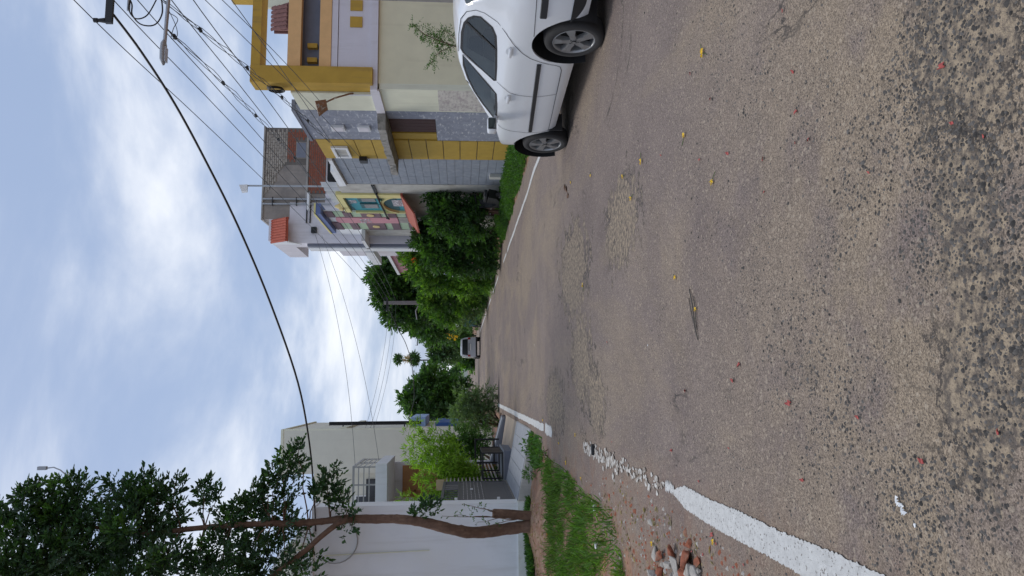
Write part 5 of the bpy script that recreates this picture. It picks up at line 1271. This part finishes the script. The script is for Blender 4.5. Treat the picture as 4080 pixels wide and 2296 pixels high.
def shrub(label, Y, base_xy, lst, m, cat='shrub', name='shrub', **kw):
    X0 = (base_xy if isinstance(base_xy, tuple) else (base_xy, Y))
    return plant(name, label, cat, (X0[0], X0[1], -.02), px_clumps(lst, Y), m, **kw)
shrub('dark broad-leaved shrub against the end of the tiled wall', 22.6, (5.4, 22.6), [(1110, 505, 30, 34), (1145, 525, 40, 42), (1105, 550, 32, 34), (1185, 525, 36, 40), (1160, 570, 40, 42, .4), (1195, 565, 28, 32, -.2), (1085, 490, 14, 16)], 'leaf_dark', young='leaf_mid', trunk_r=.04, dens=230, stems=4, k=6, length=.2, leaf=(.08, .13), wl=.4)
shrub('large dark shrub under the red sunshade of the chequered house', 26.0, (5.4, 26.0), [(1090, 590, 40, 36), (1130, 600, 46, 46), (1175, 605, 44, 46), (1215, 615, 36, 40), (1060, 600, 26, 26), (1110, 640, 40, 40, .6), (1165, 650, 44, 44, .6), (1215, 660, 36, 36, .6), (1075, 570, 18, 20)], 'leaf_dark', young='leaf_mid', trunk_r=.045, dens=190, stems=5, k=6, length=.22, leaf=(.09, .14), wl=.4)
shrub('bright green shrub with one orange flower head before the pink house', 31.5, (5.5, 31.5), [(1018, 632, 16, 18), (1045, 625, 26, 26), (1055, 655, 34, 32), (1090, 665, 42, 40), (1130, 690, 44, 44), (1175, 700, 40, 42), (1080, 700, 34, 32), (1045, 690, 20, 20), (1120, 640, 34, 34, -.8), (1215, 700, 28, 34)], 'leaf_mid', young='leaf_lime', trunk_r=.045, dens=130, stems=5, k=6, length=.25, leaf=(.10, .16), wl=.38,
      flowers=('petal_orange', 14, .09, px_clumps([(1042, 655, 6)], 31)))
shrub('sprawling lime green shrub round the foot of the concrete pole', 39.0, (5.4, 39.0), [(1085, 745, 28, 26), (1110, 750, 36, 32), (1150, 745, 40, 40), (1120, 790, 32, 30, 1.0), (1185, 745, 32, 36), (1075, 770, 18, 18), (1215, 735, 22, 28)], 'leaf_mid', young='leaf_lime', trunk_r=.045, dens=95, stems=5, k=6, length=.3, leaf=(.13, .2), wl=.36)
shrub('pale flowering shrub at the road edge beyond the lime green one', 41.0, (4.9, 41.0), [(1165, 795, 34, 34), (1190, 775, 26, 28), (1210, 765, 14, 20)], 'leaf_pale', trunk_r=.04, dens=95, stems=4, k=6, length=.3, leaf=(.12, .18), wl=.36, flowers=('petal_white', 12, .12, px_clumps([(1190, 735, 12), (1195, 765, 14)], 39.5)))
for lab, Y, bx, lst, m in (
    ('dark spreading tree behind the concrete pole with bare twisting limbs', 47, 8.6, [(965, 690, 38, 30), (985, 720, 42, 36), (1010, 690, 40, 40), (1020, 740, 46, 44), (960, 740, 28, 24), (1000, 780, 36, 34), (1050, 780, 40, 40), (1060, 720, 44, 44), (945, 700, 20, 18), (1040, 650, 34, 30), (1000, 650, 30, 28)], 'leaf_dark'),
    ('tree with drooping dark foliage just past the concrete pole', 54, 7.2, [(1030, 805, 22, 24), (1060, 815, 26, 28), (1090, 830, 30, 30), (1115, 812, 28, 30), (1000, 795, 16, 16), (1100, 790, 28, 30)], 'leaf_far')):
    plant('tree', lab, 'tree', (bx, Y, -.05), px_clumps(lst, Y, 1.0), m, 'bark_grey', .14, young='leaf_mid', dens=40, k=6, length=.5, leaf=(.2, .32), wl=.42, up=.1)
shrub('yellow blossoming bush above the parked silver hatchback', 57.5, (5.9, 57.5), [(1140, 838, 16, 20), (1155, 850, 16, 16), (1170, 830, 20, 20), (1125, 850, 16, 18), (1175, 855, 14, 16)], 'leaf_mid', trunk_r=.045, dens=60, stems=4, k=5, length=.3, leaf=(.14, .22), wl=.4, flowers=('petal_yellow', 55, .16, px_clumps([(1140, 840, 15, 17)], 56.5)))
# dark green cart cover between the bushes
CT = thing('covered_cart', 'dark green covered handcart standing between the bushes on the right', 'cart', (4.9, 52.5, 0))
b = MB(); b.poly([(4.35, 52, .35), (5.4, 52, .35), (5.4, 52, 1.25), (5.2, 52, 1.4), (4.6, 52, 1.4), (4.35, 52, 1.2)], (0, 2.4, 0)); b.build('cover', 'teal_dark', CT)
for y in (52.4, 54.0):
    for x in (4.3, 5.4):
        b = MB(); b.cyl((x, y, .3), (1, 0, 0), .3, .07, 20); b.build('wheel', 'tyre', CT)
b = MB(); b.box(4.38, 5.38, 51.9, 54.5, .28, .35); b.build('bed', 'cloth_dark', CT)
# far greenery
for lab, Y, bx, lst, m in (
    ('feathery pale green tree with thin crown beyond the hatchback', 72, 4.6, [(1075, 842, 14, 16), (1085, 862, 16, 18), (1105, 850, 18, 18), (1110, 880, 18, 20), (1130, 865, 18, 18), (1120, 900, 14, 16), (1145, 890, 16, 18), (1095, 895, 10, 12)], 'leaf_pale'),
    ('low round bush spilling over the road edge ahead of the hatchback', 78, 3.6, [(1165, 890, 15, 16), (1175, 905, 16, 16), (1160, 910, 12, 14), (1185, 918, 12, 12), (1150, 880, 12, 14), (1192, 900, 12, 10)], 'leaf_bright'),
    ('dark dense round tree on the left beyond the oleander', 62, -2.2, [(1040, 1010, 28, 26), (1065, 985, 32, 32), (1090, 960, 26, 28), (1100, 1000, 36, 36), (1135, 980, 36, 36), (1080, 1030, 34, 34), (1125, 1030, 36, 36), (1150, 1015, 28, 28), (1050, 1035, 18, 20), (1020, 1005, 12, 12), (1085, 940, 12, 14)], 'leaf_mid'),
    ('airy roadside tree far down on the left with gaps of sky', 95, -.6, [(1075, 930, 10, 12), (1100, 935, 10, 12), (1120, 945, 10, 12), (1090, 915, 8, 9), (1140, 940, 12, 12), (1155, 930, 8, 10)], 'leaf_far')):
    plant('tree', lab, 'tree', (bx, Y, -.05), px_clumps(lst, Y, 1.0), m, 'bark_grey', .12, young='leaf_far', dens=26 if Y < 90 else 14, k=6, length=.6, leaf=(.26, .42), wl=.42, up=.1)
PM = thing('palm_tree', 'tall thin palm with two leafy tufts and yellow dried fronds between', 'palm', (4.55, 130, -.05))
b = MB(); b.tube([(4.62, 130, -.05), (4.6, 130, 6), (4.55, 130, 10.2), (4.55, 130, 12.4)], [.16, .13, .10, .08], 8); b.build('trunk', 'pole_dark', PM)
for (x, y, r, n, m, nm) in ((1043, 903, 23, 420, 'leaf_far', 'lower_fronds'), (1002, 904, 17, 260, 'leaf_far', 'upper_fronds'), (1024, 904, 8, 70, 'gold', 'dry_fronds')):
    p = ony(x, y, 130); s = DS / F_PX * 130; o_ = in_ball(n, .5); V, Fc = leaf_arrays(p + o_ * np.array([r * s, r * s, r * s * .7]) * .6, unit(o_ + RNG.normal(0, .4, (n, 3))), unit(RNG.normal(size=(n, 3))), RNG.uniform(.5, .9, n), RNG.uniform(.12, .2, n)); np_obj(nm, V, Fc, m, PM)
# far end: pale wall across the road, wood behind
EW = thing('boundary_wall', 'low pale wall across the far end of the road', 'wall', (2, 169, 0))
P('wall', 'pale_wall', EW, (-8, 9, 169, 169.3, -.05, .75)); P('post', 'pale_wall', EW, (3.2, 3.5, 168.9, 169.4, -.05, 2.6)); P('post', 'cloth_dark', EW, (1.2, 1.6, 168.8, 169.4, -.05, 2.2))
n = 5200; X_ = RNG.uniform(-160, 190, n); Y_ = RNG.uniform(185, 240, n); hh = 3.2 + 2.2 * np.sin(X_ * .11) + 1.6 * np.sin(X_ * .31 + 2); hh = np.clip(hh, 1.2, 7)
P_ = np.column_stack([X_, Y_, RNG.uniform(0, 1, n) ** .7 * hh]); V, Fc = sprig_leaves(P_, unit(RNG.normal(size=(n, 3)) + np.array([0, 0, .5])), 5, 1.2, (.7, 1.2), .5); V[:, 2] = np.maximum(V[:, 2], -.04)
stuff(np_obj('woodland', V, Fc, 'leaf_far'), 'low belt of green trees far beyond the road end', 'woodland')
n = 5000; X_ = np.concatenate([RNG.uniform(-40, -3.5, n // 2), RNG.uniform(6.8, 40, n // 2)]); Y_ = RNG.uniform(64, 160, n); P_ = np.column_stack([X_, Y_, RNG.uniform(0, 1, n) ** .8 * (1.6 + 1.2 * np.sin(X_ * .5) + np.sin(Y_ * .3))])
V, Fc = sprig_leaves(P_, unit(RNG.normal(size=(n, 3)) + np.array([0, 0, .5])), 5, .8, (.4, .7), .5); V[:, 2] = np.maximum(V[:, 2], -.04)
stuff(np_obj('scrub', V, Fc, 'leaf_far'), 'rough green scrub on the far plots either side of the road', 'scrub')

# ------------------------------------------------------------------ left-hand planting
shrub('grey-green oleander bush at the road edge past the ramp', 28.8, (-1.5, 28.9), [(1165, 1020, 26, 28), (1195, 1005, 30, 32), (1225, 1000, 24, 28), (1180, 1050, 34, 36), (1215, 1045, 32, 36), (1150, 1050, 18, 20), (1165, 990, 16, 18), (1235, 1030, 18, 24), (1200, 1075, 26, 30)], 'leaf_pale', trunk_r=.04, dens=150, stems=6, k=7, length=.22, leaf=(.09, .14), wl=.28)
shrub('dark green guava bush in the yard behind the guard rail', 26.0, (-2.75, 26.2), [(1160, 1100, 24, 26), (1185, 1115, 28, 30), (1165, 1145, 30, 30), (1205, 1110, 22, 28), (1150, 1120, 18, 22), (1195, 1145, 22, 28)], 'leaf_mid', trunk_r=.03, dens=170, stems=4, k=6, length=.2, leaf=(.09, .13), wl=.42)
BB = thing('bamboo', 'yellow-green bamboo clump leaning out over the bar fence', 'bamboo', (-2.75, 20.4, .3))
b = MB(); tips = []
for i, (x, y) in enumerate([(1030, 1060), (1022, 1100), (1024, 1130), (1030, 1165), (1050, 1075), (1045, 1200), (1060, 1235), (1085, 1245), (1070, 1090), (1095, 1075), (1110, 1120), (1090, 1180), (1040, 1150), (1065, 1130), (1120, 1150), (1010, 1255), (1100, 1215), (1128, 1185), (1125, 1100)]):
    e = ony(x, y, 20.3 + random.uniform(-.5, .5)); a = np.array([-2.75 + random.uniform(-.25, .25), 20.4 + random.uniform(-.3, .3), .3]); m_ = (a + e) / 2 + np.array([-.15, 0, .45])
    Q = [a * (1 - t) ** 2 + m_ * 2 * t * (1 - t) + e * t * t for t in np.linspace(0, 1, 9)]; b.tube(Q, list(np.linspace(.014, .004, 9)), 5)
    for t in np.linspace(.3, 1, 16): tips.append(a * (1 - t) ** 2 + m_ * 2 * t * (1 - t) + e * t * t)
b.build('canes', 'leaf_bamboo', BB, True)
tips = np.repeat(np.array(tips), 5, 0) + RNG.normal(0, .07, (len(tips) * 5, 3))
V, Fc = sprig_leaves(tips, unit(RNG.normal(size=(len(tips), 3)) + np.array([.3, 0, .1])), 4, .14, (.12, .20), .15, .7, .4); np_obj('leaves', V, Fc, 'leaf_bamboo', BB)
n = 700; P_ = np.column_stack([RNG.uniform(-3.3, -2.5, n), RNG.uniform(19.2, 23.6, n), RNG.uniform(.3, 1.5, n)]); V, Fc = sprig_leaves(P_, unit(RNG.normal(size=(n, 3)) + np.array([0, 0, .4])), 5, .16, (.08, .13), .4)
stuff(np_obj('yard_plants', V, Fc, 'leaf_mid'), 'mixed green plants in the yard behind the bar fence', 'plants')

# ------------------------------------------------------------------ silver hatchback far down the road
M_('car_silver', (.50, .52, .56), .3, .03, bump=0, coat=.5)
SV = thing('parked_car', 'small silver hatchback parked at the road edge beside the yellow bush', 'car', (2.9, 55, 0))
def loft(rows_, y0s): pass
cx = 2.88; b = MB()
secs = [(55.0, .70, .62, .35, 1.36), (55.04, .73, .64, .30, 1.42), (55.5, .74, .62, .26, 1.47), (56.6, .74, .62, .26, 1.48), (57.3, .74, .60, .26, 1.30), (57.6, .73, .62, .26, .98), (58.4, .70, .60, .28, .86), (58.5, .62, .5, .34, .66)]
vs = []
for y, wb, wt, z0, z1 in secs:
    zb = min(.92, z1 - .04); pr_ = [(-wb + .06, z0), (-wb, z0 + .12), (-wb, zb), (-(wb * .45 + wt * .55), (zb + z1) / 2 + .02), (-wt + .04, z1 - .03), (-wt + .14, z1)]
    vs += [(cx + x, y, z) for x, z in pr_] + [(cx - x, y, z) for x, z in reversed(pr_)]
n = 12; b.add(vs, [(i * n + k, (i + 1) * n + k, (i + 1) * n + (k + 1) % n, i * n + (k + 1) % n) for i in range(len(secs) - 1) for k in range(n)] + [tuple(range(n)), tuple((len(secs) - 1) * n + k for k in range(n - 1, -1, -1))]); b.build('body', 'car_silver', SV)
P('bumper', 'car_silver', SV, (cx - .71, cx + .71, 54.90, 55.02, .36, .60)); P('lower_bumper', 'car_black', SV, (cx - .68, cx + .68, 54.92, 55.03, .24, .36))
b = MB(); b.poly([(cx - .60, 54.985, .94), (cx + .60, 54.985, .94), (cx + .54, 54.985, 1.33), (cx - .54, 54.985, 1.33)], (0, .02, 0)); b.build('rear_window', 'win_dark', SV)
for s in (-1, 1):
    b = MB(); b.bbox(*sorted((cx + s * .56, cx + s * .71)), 54.96, 55.05, .74, .94, .02); b.build('tail_lamp', 'lamp_red', SV)
    for y in (55.55, 57.85):
        b = MB(); b.cyl((cx + s * .60, y, .27), (s, 0, 0), .27, .16, 20); w_ = b.build('wheel', 'tyre', SV); b = MB(); b.cyl((cx + s * .755, y, .27), (s, 0, 0), .17, .01, 16); b.build('rim', 'rim', w_)
    b = MB(); b.poly([(cx + s * .735, 55.3, .96), (cx + s * .735, 57.2, .96), (cx + s * .67, 56.9, 1.36), (cx + s * .66, 55.4, 1.36)], (s * .012, 0, 0)); b.build('side_window', 'win_dark', SV)
P('number_plate', 'plate', SV, (cx - .24, cx + .24, 54.96, 54.985, .70, .80)); P('plate_trim', 'car_black', SV, (cx - .28, cx + .28, 54.965, 54.99, .82, .86))

# ------------------------------------------------------------------ litter on the road
def zA(x, y): return ((2600 + x * .5745) / DS, (1500 + y * .5745) / DS)
def zB(x, y): return ((2600 + x * .5745) / DS, (y * .5745) / DS)
def zC(x, y): return ((1900 + x * .4827) / DS, (900 + y * .4827) / DS)
def zD(x, y): return ((2000 + x * .48) / DS, (1600 + y * .48) / DS)
def place(q, h=None):
    p = gnd(*q); return np.array([p[0], p[1], max(road_h(p[0], p[1]), verge_h(p[0], p[1]) if p[0] < left_edge(p[1]) else -1)])
reds = [zA(*q) for q in ((567, 28), (237, 100), (963, 183), (1441, 282), (2417, 383), (1890, 586), (1058, 718), (135, 512), (336, 727), (548, 498), (658, 1305), (580, 1322), (430, 1097), (357, 1235), (276, 1215), (460, 1160))] + \
       [zB(*q) for q in ((906, 75), (964, 500), (272, 512), (407, 685), (980, 777), (972, 990), (1063, 968), (523, 1063), (338, 1108), (755, 1104), (1484, 1197), (2013, 458), (2078, 853), (2303, 947), (764, 1332), (78, 1078))] + \
       [zC(*q) for q in ((2175, 1147), (2122, 1276), (1733, 1362), (1080, 960))] + [zD(*q) for q in ((1255, 860), (1410, 405), (918, 335), (1655, 660), (860, 700))]
def scrap_mesh(k):
    b = MB(); r = random.Random(k); n = 5; w = .008 + .003 * r.random(); L_ = .018 + .008 * r.random(); vs = []
    for i in range(n + 1):
        t = i / n; a = r.uniform(.8, 2.2) * (t - .5); vs += [(L_ * (t - .5), -w * (1 + .3 * r.uniform(-1, 1)), .003 + .010 * abs(math.sin(a * 2)) + .002 * i), (L_ * (t - .5), w * (1 + .3 * r.uniform(-1, 1)), .003 + .006 * abs(math.cos(a * 3)))]
    b.add(vs, [(2 * i, 2 * i + 1, 2 * i + 3, 2 * i + 2) for i in range(n)])
    b.add([(x, y, z + .0025) for x, y, z in vs], [(2 * i, 2 * i + 2, 2 * i + 3, 2 * i + 1) for i in range(n)]); o = b.build('scrap_source', 'scrap_red', None); m = o.data; bpy.data.objects.remove(o, do_unlink=True); return m
SM = [scrap_mesh(k) for k in range(5)]
for i, q in enumerate(reds):
    p = place(q); o = bpy.data.objects.new('paper_scrap', SM[i % 5]); COL.objects.link(o); o.location = p; o.rotation_euler = (0, 0, random.uniform(0, 6)); s = random.uniform(.38, .75) * (1 + .05 * p[1]); o.scale = (s, s, s)
    tag(o, 'small curled red paper scrap lying on the tar', 'scrap', 'red paper scraps on the road')
yel = [zB(355, 375), zB(235, 940), zB(422, 1265), zC(885, 488), zC(1810, 690), zD(612, 275), zD(483, 347), zD(540, 510), zD(653, 640), zD(342, 158), zD(1262, 1180), zA(440, 1150), (1770, 130), (1620, 408), (1568, 445), (1485, 443), (1440, 460), (1590, 500), (1700, 700)]
def flower_mesh(stem):
    b = MB()
    for k in range(7):
        a = k * .9 + random.uniform(-.2, .2); r0, r1 = .006, random.uniform(.016, .026); c_, s_ = math.cos(a), math.sin(a)
        b.add([(0, 0, .012), (r1 * .6 * c_ - .006 * s_, r1 * .6 * s_ + .006 * c_, .014 + random.uniform(0, .008)), (r1 * c_, r1 * s_, .006 + random.uniform(0, .01)), (r1 * .6 * c_ + .006 * s_, r1 * .6 * s_ - .006 * c_, .012)], [(0, 1, 2, 3)])
    return b
fmesh = []
for k in range(3):
    o = flower_mesh(0).build('flower_source', 'petal_yellow', None); fmesh.append(o.data); bpy.data.objects.remove(o, do_unlink=True)
sb = MB(); sb.tube([(0, 0, .012), (.03, .004, .006), (.07, -.004, .004)], .0018, 5); o = sb.build('stalk_source', 'leaf_mid', None); smesh = o.data; bpy.data.objects.remove(o, do_unlink=True)
for i, q in enumerate(yel):
    p = place(q); s = random.uniform(.75, 1.05) * (1 + .03 * p[1])
    t = thing('fallen_flower', 'fallen yellow flower on its stalk lying on the road', 'flower', tuple(p), 'yellow flowers fallen on the road', random.uniform(0, 6)); t.scale = (s, s, s)
    for nm, me in (('petals', fmesh[i % 3]), ('stalk', smesh)):
        o = bpy.data.objects.new(nm, me); COL.objects.link(o); o.parent = t
for q in (zD(352, 438), zD(423, 1105)):
    p = place(q); o = bpy.data.objects.new('fallen_flower', fmesh[0].copy()); o.data.materials.clear(); o.data.materials.append(MT['petal_orange']); COL.objects.link(o); o.location = p + np.array([0, 0, .01]); o.scale = (1.7,) * 3
    tag(o, 'fallen orange flower head on the grass and earth verge', 'flower', 'orange flower heads on the verge')
def lump(r, seed, sq=.75, det=2):
    bm = bmesh.new(); bmesh.ops.create_icosphere(bm, subdivisions=det, radius=1); rr = random.Random(seed)
    ax = [Vector((rr.gauss(0, 1), rr.gauss(0, 1), rr.gauss(0, 1))).normalized() for _ in range(11)]; cut = [rr.uniform(.38, .78) for _ in ax]
    for v in bm.verts:
        for a, c in zip(ax, cut):
            d = v.co.dot(a)
            if d > c: v.co -= a * (d - c)
        v.co *= 1 + rr.uniform(-.07, .07); v.co.x *= r * 1.25; v.co.y *= r * rr.uniform(.97, 1.03); v.co.z *= r * sq
    bm.verts.index_update(); m = MB(); m.add([v.co for v in bm.verts], [[v.index for v in f.verts] for f in bm.faces]); bm.free(); return m
def shard(r, seed):
    rr = random.Random(seed); bm = bmesh.new()
    for _ in range(13): bm.verts.new((rr.uniform(-1.15, 1.15) * r, rr.uniform(-.8, .8) * r, rr.uniform(-.6, .6) * r))
    h = bmesh.ops.convex_hull(bm, input=bm.verts[:]); bmesh.ops.delete(bm, geom=[g for g in h['geom_interior'] if isinstance(g, bmesh.types.BMVert)], context='VERTS')
    bmesh.ops.bevel(bm, geom=bm.edges[:], offset=r * .06, segments=1, affect='EDGES'); bm.verts.index_update()
    m = MB(); m.add([v.co for v in bm.verts], [[v.index for v in f.verts] for f in bm.faces]); bm.free(); return m
# rubble heap at the road edge
rub = [(zD(1345, 1290), .052, 'brick_lump', 'red brick lump leaning against the grey chunks of the heap'), (zD(1440, 1265), .050, 'brick_lump', 'round red brick lump at the road side of the heap'), (zD(1560, 1300), .062, 'brick_lump', 'large red brick lump in the rubble heap'), (zD(1480, 1375), .060, 'rubble', 'dull grey concrete chunk in the middle of the heap'), (zD(1585, 1395), .060, 'rubble', 'pale grey concrete chunk beside the large red lump'), (zD(1300, 1275), .055, 'rubble', 'flat whitish mortar piece at the top of the heap'), (zD(1640, 1330), .035, 'brick_lump', 'small red brick fragment at the near side of the heap'), (zD(1395, 1350), .042, 'rubble', 'narrow grey slab piece between the red lumps'), (zD(1340, 1410), .05, 'brick_lump', 'dark red lump half buried in earth by the grass'), (zD(1270, 1430), .045, 'rubble', 'brownish stone at the grass side of the heap'), (zD(1440, 1440), .055, 'rubble', 'grey concrete chunk at the outer end of the heap'), (zD(1570, 1170), .030, 'brick_lump', 'small red fragment lying apart from the heap'), (zD(1540, 1450), .06, 'brick_lump', 'broken red brick at the outer end of the heap'), (zD(1635, 1430), .05, 'rubble', 'rough grey stone nearest the white line'), (zD(1500, 1480), .07, 'rubble', 'big grey chunk behind the heap'), (zD(1650, 1395), .03, 'rubble', 'thumb-sized grey pebble by the white line')]
for i, (q, r_, m, lab) in enumerate(rub):
    p = place(q); o = shard(r_ * 1.15, 50 + i).build('rubble_chunk', m, None); o.location = p + np.array([0, 0, r_ * .38]); o.rotation_euler = (random.uniform(-.3, .3), random.uniform(-.3, .3), random.uniform(0, 6)); tag(o, lab, 'rubble', 'rubble heap by the left edge line')
p = place(zD(765, 400)); o = MB().bbox(-.055, .055, -.03, .03, 0, .035, .004).build('block', 'cloth_dark', None); o.location = p; o.rotation_euler = (0, 0, -.15); tag(o, 'small dark block lying on the worn edge line', 'block')
for q, r_, lab in ((zD(795, 880), .035, 'white paper cup lying at the edge of the grass'), (zD(810, 1195), .035, 'white crumpled cup lying deeper in the grass')):
    p = place(q); o = lump(r_, 3, .8).build('paper_cup', 'white_gloss', None); o.location = p + np.array([0, 0, .03]); tag(o, lab, 'litter')
b = MB(); r_ = random.Random(5)
for k in range(9):
    x, y = -.05 + .0125 * k, .010 * math.sin(k * 1.3); b.add([(x, y - .012, .004), (x + .016, y - .010, .014 + r_.uniform(0, .01)), (x + .018, y + .012, .006), (x + .002, y + .014, .012 + r_.uniform(0, .008))], [(0, 1, 2, 3)])
o = b.build('crumpled_paper', 'white_gloss', None); o.scale = (.6, .6, .5); o.location = place(zA(1745, 905)) + np.array([0, 0, .004]); o.rotation_euler = (0, 0, .9); tag(o, 'crumpled strip of thin white paper on the gravelly tar', 'litter')
for q in (zC(475, 985), zC(1408, 990), zA(1830, 1040)):
    o = lump(.009, 9, .5, 1).build('pebble', 'white_gloss', None); o.location = place(q) + np.array([0, 0, .004]); tag(o, 'small white pebble lying on the tar', 'pebble', 'white pebbles on the road')
b = MB(); b.tube([(0, 0, .01), (.12, .01, .016), (.30, -.012, .012), (.46, .01, .01)], .006, 5); b.tube([(.10, .01, .014), (.25, .05, .01), (.40, .06, .008)], .004, 5); b.tube([(.08, 0, .012), (.22, -.05, .01), (.36, -.06, .008)], .004, 5)
o = b.build('dry_sprig', 'bark_grey', None); o.scale = (.75, .75, .75); o.location = place(zC(1830, 940)); o.rotation_euler = (0, 0, .35); tag(o, 'dry twig sprig lying behind a yellow flower on the tar', 'twig')
for k, q in enumerate(((1428, 478), (1432, 492), (1424, 470))):
    o = lump(.05, 21 + k, .35, 2).build('dung_lump', 'bark', None); o.location = place(q) + np.array([0, 0, .008]); tag(o, 'dark brown clod lying on the road ahead of the white car', 'clod', 'brown clods on the road')
# loose stones standing proud of the tar in the foreground
n = 70000; Y_ = 1.35 + 6.5 * RNG.uniform(0, 1, n) ** 2.0; X_ = -.34 * Y_ - .3 + RNG.uniform(0, 1, n) * (.92 * Y_ + .6)
cen = [gnd(x, y) for x, y in ((2340, 90), (2290, 180), (2330, 280), (2450, 60), (2400, 430), (2500, 520), (2350, 600), (2440, 900), (2520, 1000), (2300, 1250), (2480, 1250), (2550, 780))]
clus = sum(np.exp(-((X_ - c[0]) ** 2 + (Y_ - c[1]) ** 2) / .022) for c in cen)
fld = 2.2 * clus - .35 + np.sin(X_ * 2.2 + 1.3) * np.sin(Y_ * 2.6 + .5 * X_) + .7 * np.sin(X_ * 5.1 - Y_ * 3.7) + .5 * np.sin(X_ * 9 + Y_ * 8); keep = RNG.uniform(0, 1, n) < np.clip(.34 + .42 * fld, .06, 1) * np.clip((6.5 - Y_) / 4, .12, 1); X_, Y_ = X_[keep], Y_[keep]; n = len(X_)
keep = (X_ > left_edge(Y_) + .05) & (np.abs(X_ + .715) > .09); X_, Y_ = X_[keep], Y_[keep]; n = len(X_)
oct_ = np.array([[1, 0, 0], [.5, .87, 0], [-.5, .87, 0], [-1, 0, 0], [-.5, -.87, 0], [.5, -.87, 0], [.45, .1, .8], [-.2, .42, .85], [-.25, -.4, .75]])
of = np.array([[0, 1, 6], [1, 7, 6], [1, 2, 7], [2, 3, 7], [3, 8, 7], [3, 4, 8], [4, 5, 8], [5, 6, 8], [5, 0, 6], [6, 7, 8]])
r_ = RNG.uniform(.0035, .0095, n) * np.clip(1.25 - .1 * Y_, .85, 1.1) * RNG.uniform(.55, 1, n) ** .8 * np.where(RNG.uniform(0, 1, n) < .08, 1.5, 1); a = RNG.uniform(0, 6.3, n); st_ = RNG.uniform(.65, 1.0, n)
V = oct_[None] * np.stack([r_, r_ * st_, r_ * RNG.uniform(.5, .9, n)], 1)[:, None, :] * (1 + RNG.normal(0, .12, (n, 9, 3))); ca, sa = np.cos(a)[:, None], np.sin(a)[:, None]
V = np.stack([V[..., 0] * ca - V[..., 1] * sa + X_[:, None], V[..., 0] * sa + V[..., 1] * ca + Y_[:, None], V[..., 2] + (road_h(X_, Y_) - .001)[:, None]], -1)
M_('road_stone', (.082, .075, .068), .9, .3, 60, bump=.3, bscale=200, island=.55)
stuff(np_obj('gravel', V.reshape(-1, 3), (of[None] + (np.arange(n) * 9)[:, None, None]).reshape(-1, 3), 'road_stone'), 'dark loose stones bedded in the worn tar', 'gravel')

# dead leaves and straw over the bare earth at the tree foot and along the verge
XY = np.concatenate([scatter_poly(rp, 900), scatter_poly(gp, 900), np.column_stack([RNG.uniform(-1.9, -.9, 500), RNG.uniform(4.2, 7.5, 500)])])
P_ = np.column_stack([XY, np.maximum(verge_h(XY[:, 0], XY[:, 1]) + .016, road_h(XY[:, 0], XY[:, 1]) + .006)]); n = len(P_); L_ = RNG.uniform(.02, .06, n)
D_ = RNG.normal(size=(n, 3)) * np.array([1, 1, .15]); V, Fc = leaf_arrays(P_, unit(D_), unit(RNG.normal(0, .25, (n, 3)) + np.array([0, 0, 1])), L_, L_ * RNG.uniform(.12, .5, n))
stuff(np_obj('leaf_litter', V, Fc, 'dry_grass'), 'dead leaves and straw strewn over the earth verge', 'litter')
# clods and small stones on the verge
n = 900; X_ = RNG.uniform(-4.0, -1.0, n); Y_ = RNG.uniform(4.0, 14.8, n); keep = X_ < left_edge(Y_) + .1; X_, Y_ = X_[keep], Y_[keep]; n = len(X_); r_ = RNG.uniform(.006, .022, n) * np.where(RNG.uniform(0, 1, n) < .1, 1.7, 1)
V = oct_[None] * np.stack([r_, r_ * .8, r_ * .7], 1)[:, None, :] * (1 + RNG.normal(0, .15, (n, 9, 3))) + np.column_stack([X_, Y_, verge_h(X_, Y_) + .002])[:, None, :]
stuff(np_obj('clods', V.reshape(-1, 3), (of[None] + (np.arange(n) * 9)[:, None, None]).reshape(-1, 3), 'soil_red'), 'small earth clods scattered over the verge', 'clods')

# crumbs of brick and mortar spread along the road edge from the heap
n = 620; Y_ = RNG.normal(4.9, 1.3, n); X_ = -1.25 + RNG.normal(0, .28, n); k_ = (Y_ > 2.8) & (Y_ < 9) & (X_ < -.84); X_, Y_ = X_[k_], Y_[k_]; n = len(X_); r_ = RNG.uniform(.005, .017, n) * np.where(RNG.uniform(0, 1, n) < .12, 1.9, 1)
V = oct_[None] * np.stack([r_, r_ * .75, r_ * .8], 1)[:, None, :] * (1 + RNG.normal(0, .18, (n, 9, 3))) + np.column_stack([X_, Y_, np.maximum(road_h(X_, Y_), np.where(X_ < left_edge(Y_), verge_h(X_, Y_), -1))])[:, None, :]
h_ = n * 2 // 3
for nm, a, b_, m in (('brick_crumbs', 0, h_, 'brick_lump'), ('mortar_crumbs', h_, n, 'rubble')):
    stuff(np_obj(nm, V[a:b_].reshape(-1, 3), (of[None] + (np.arange(b_ - a) * 9)[:, None, None]).reshape(-1, 3), m), nm.replace('_', ' ') + ' strewn along the road edge by the rubble heap', 'crumbs')
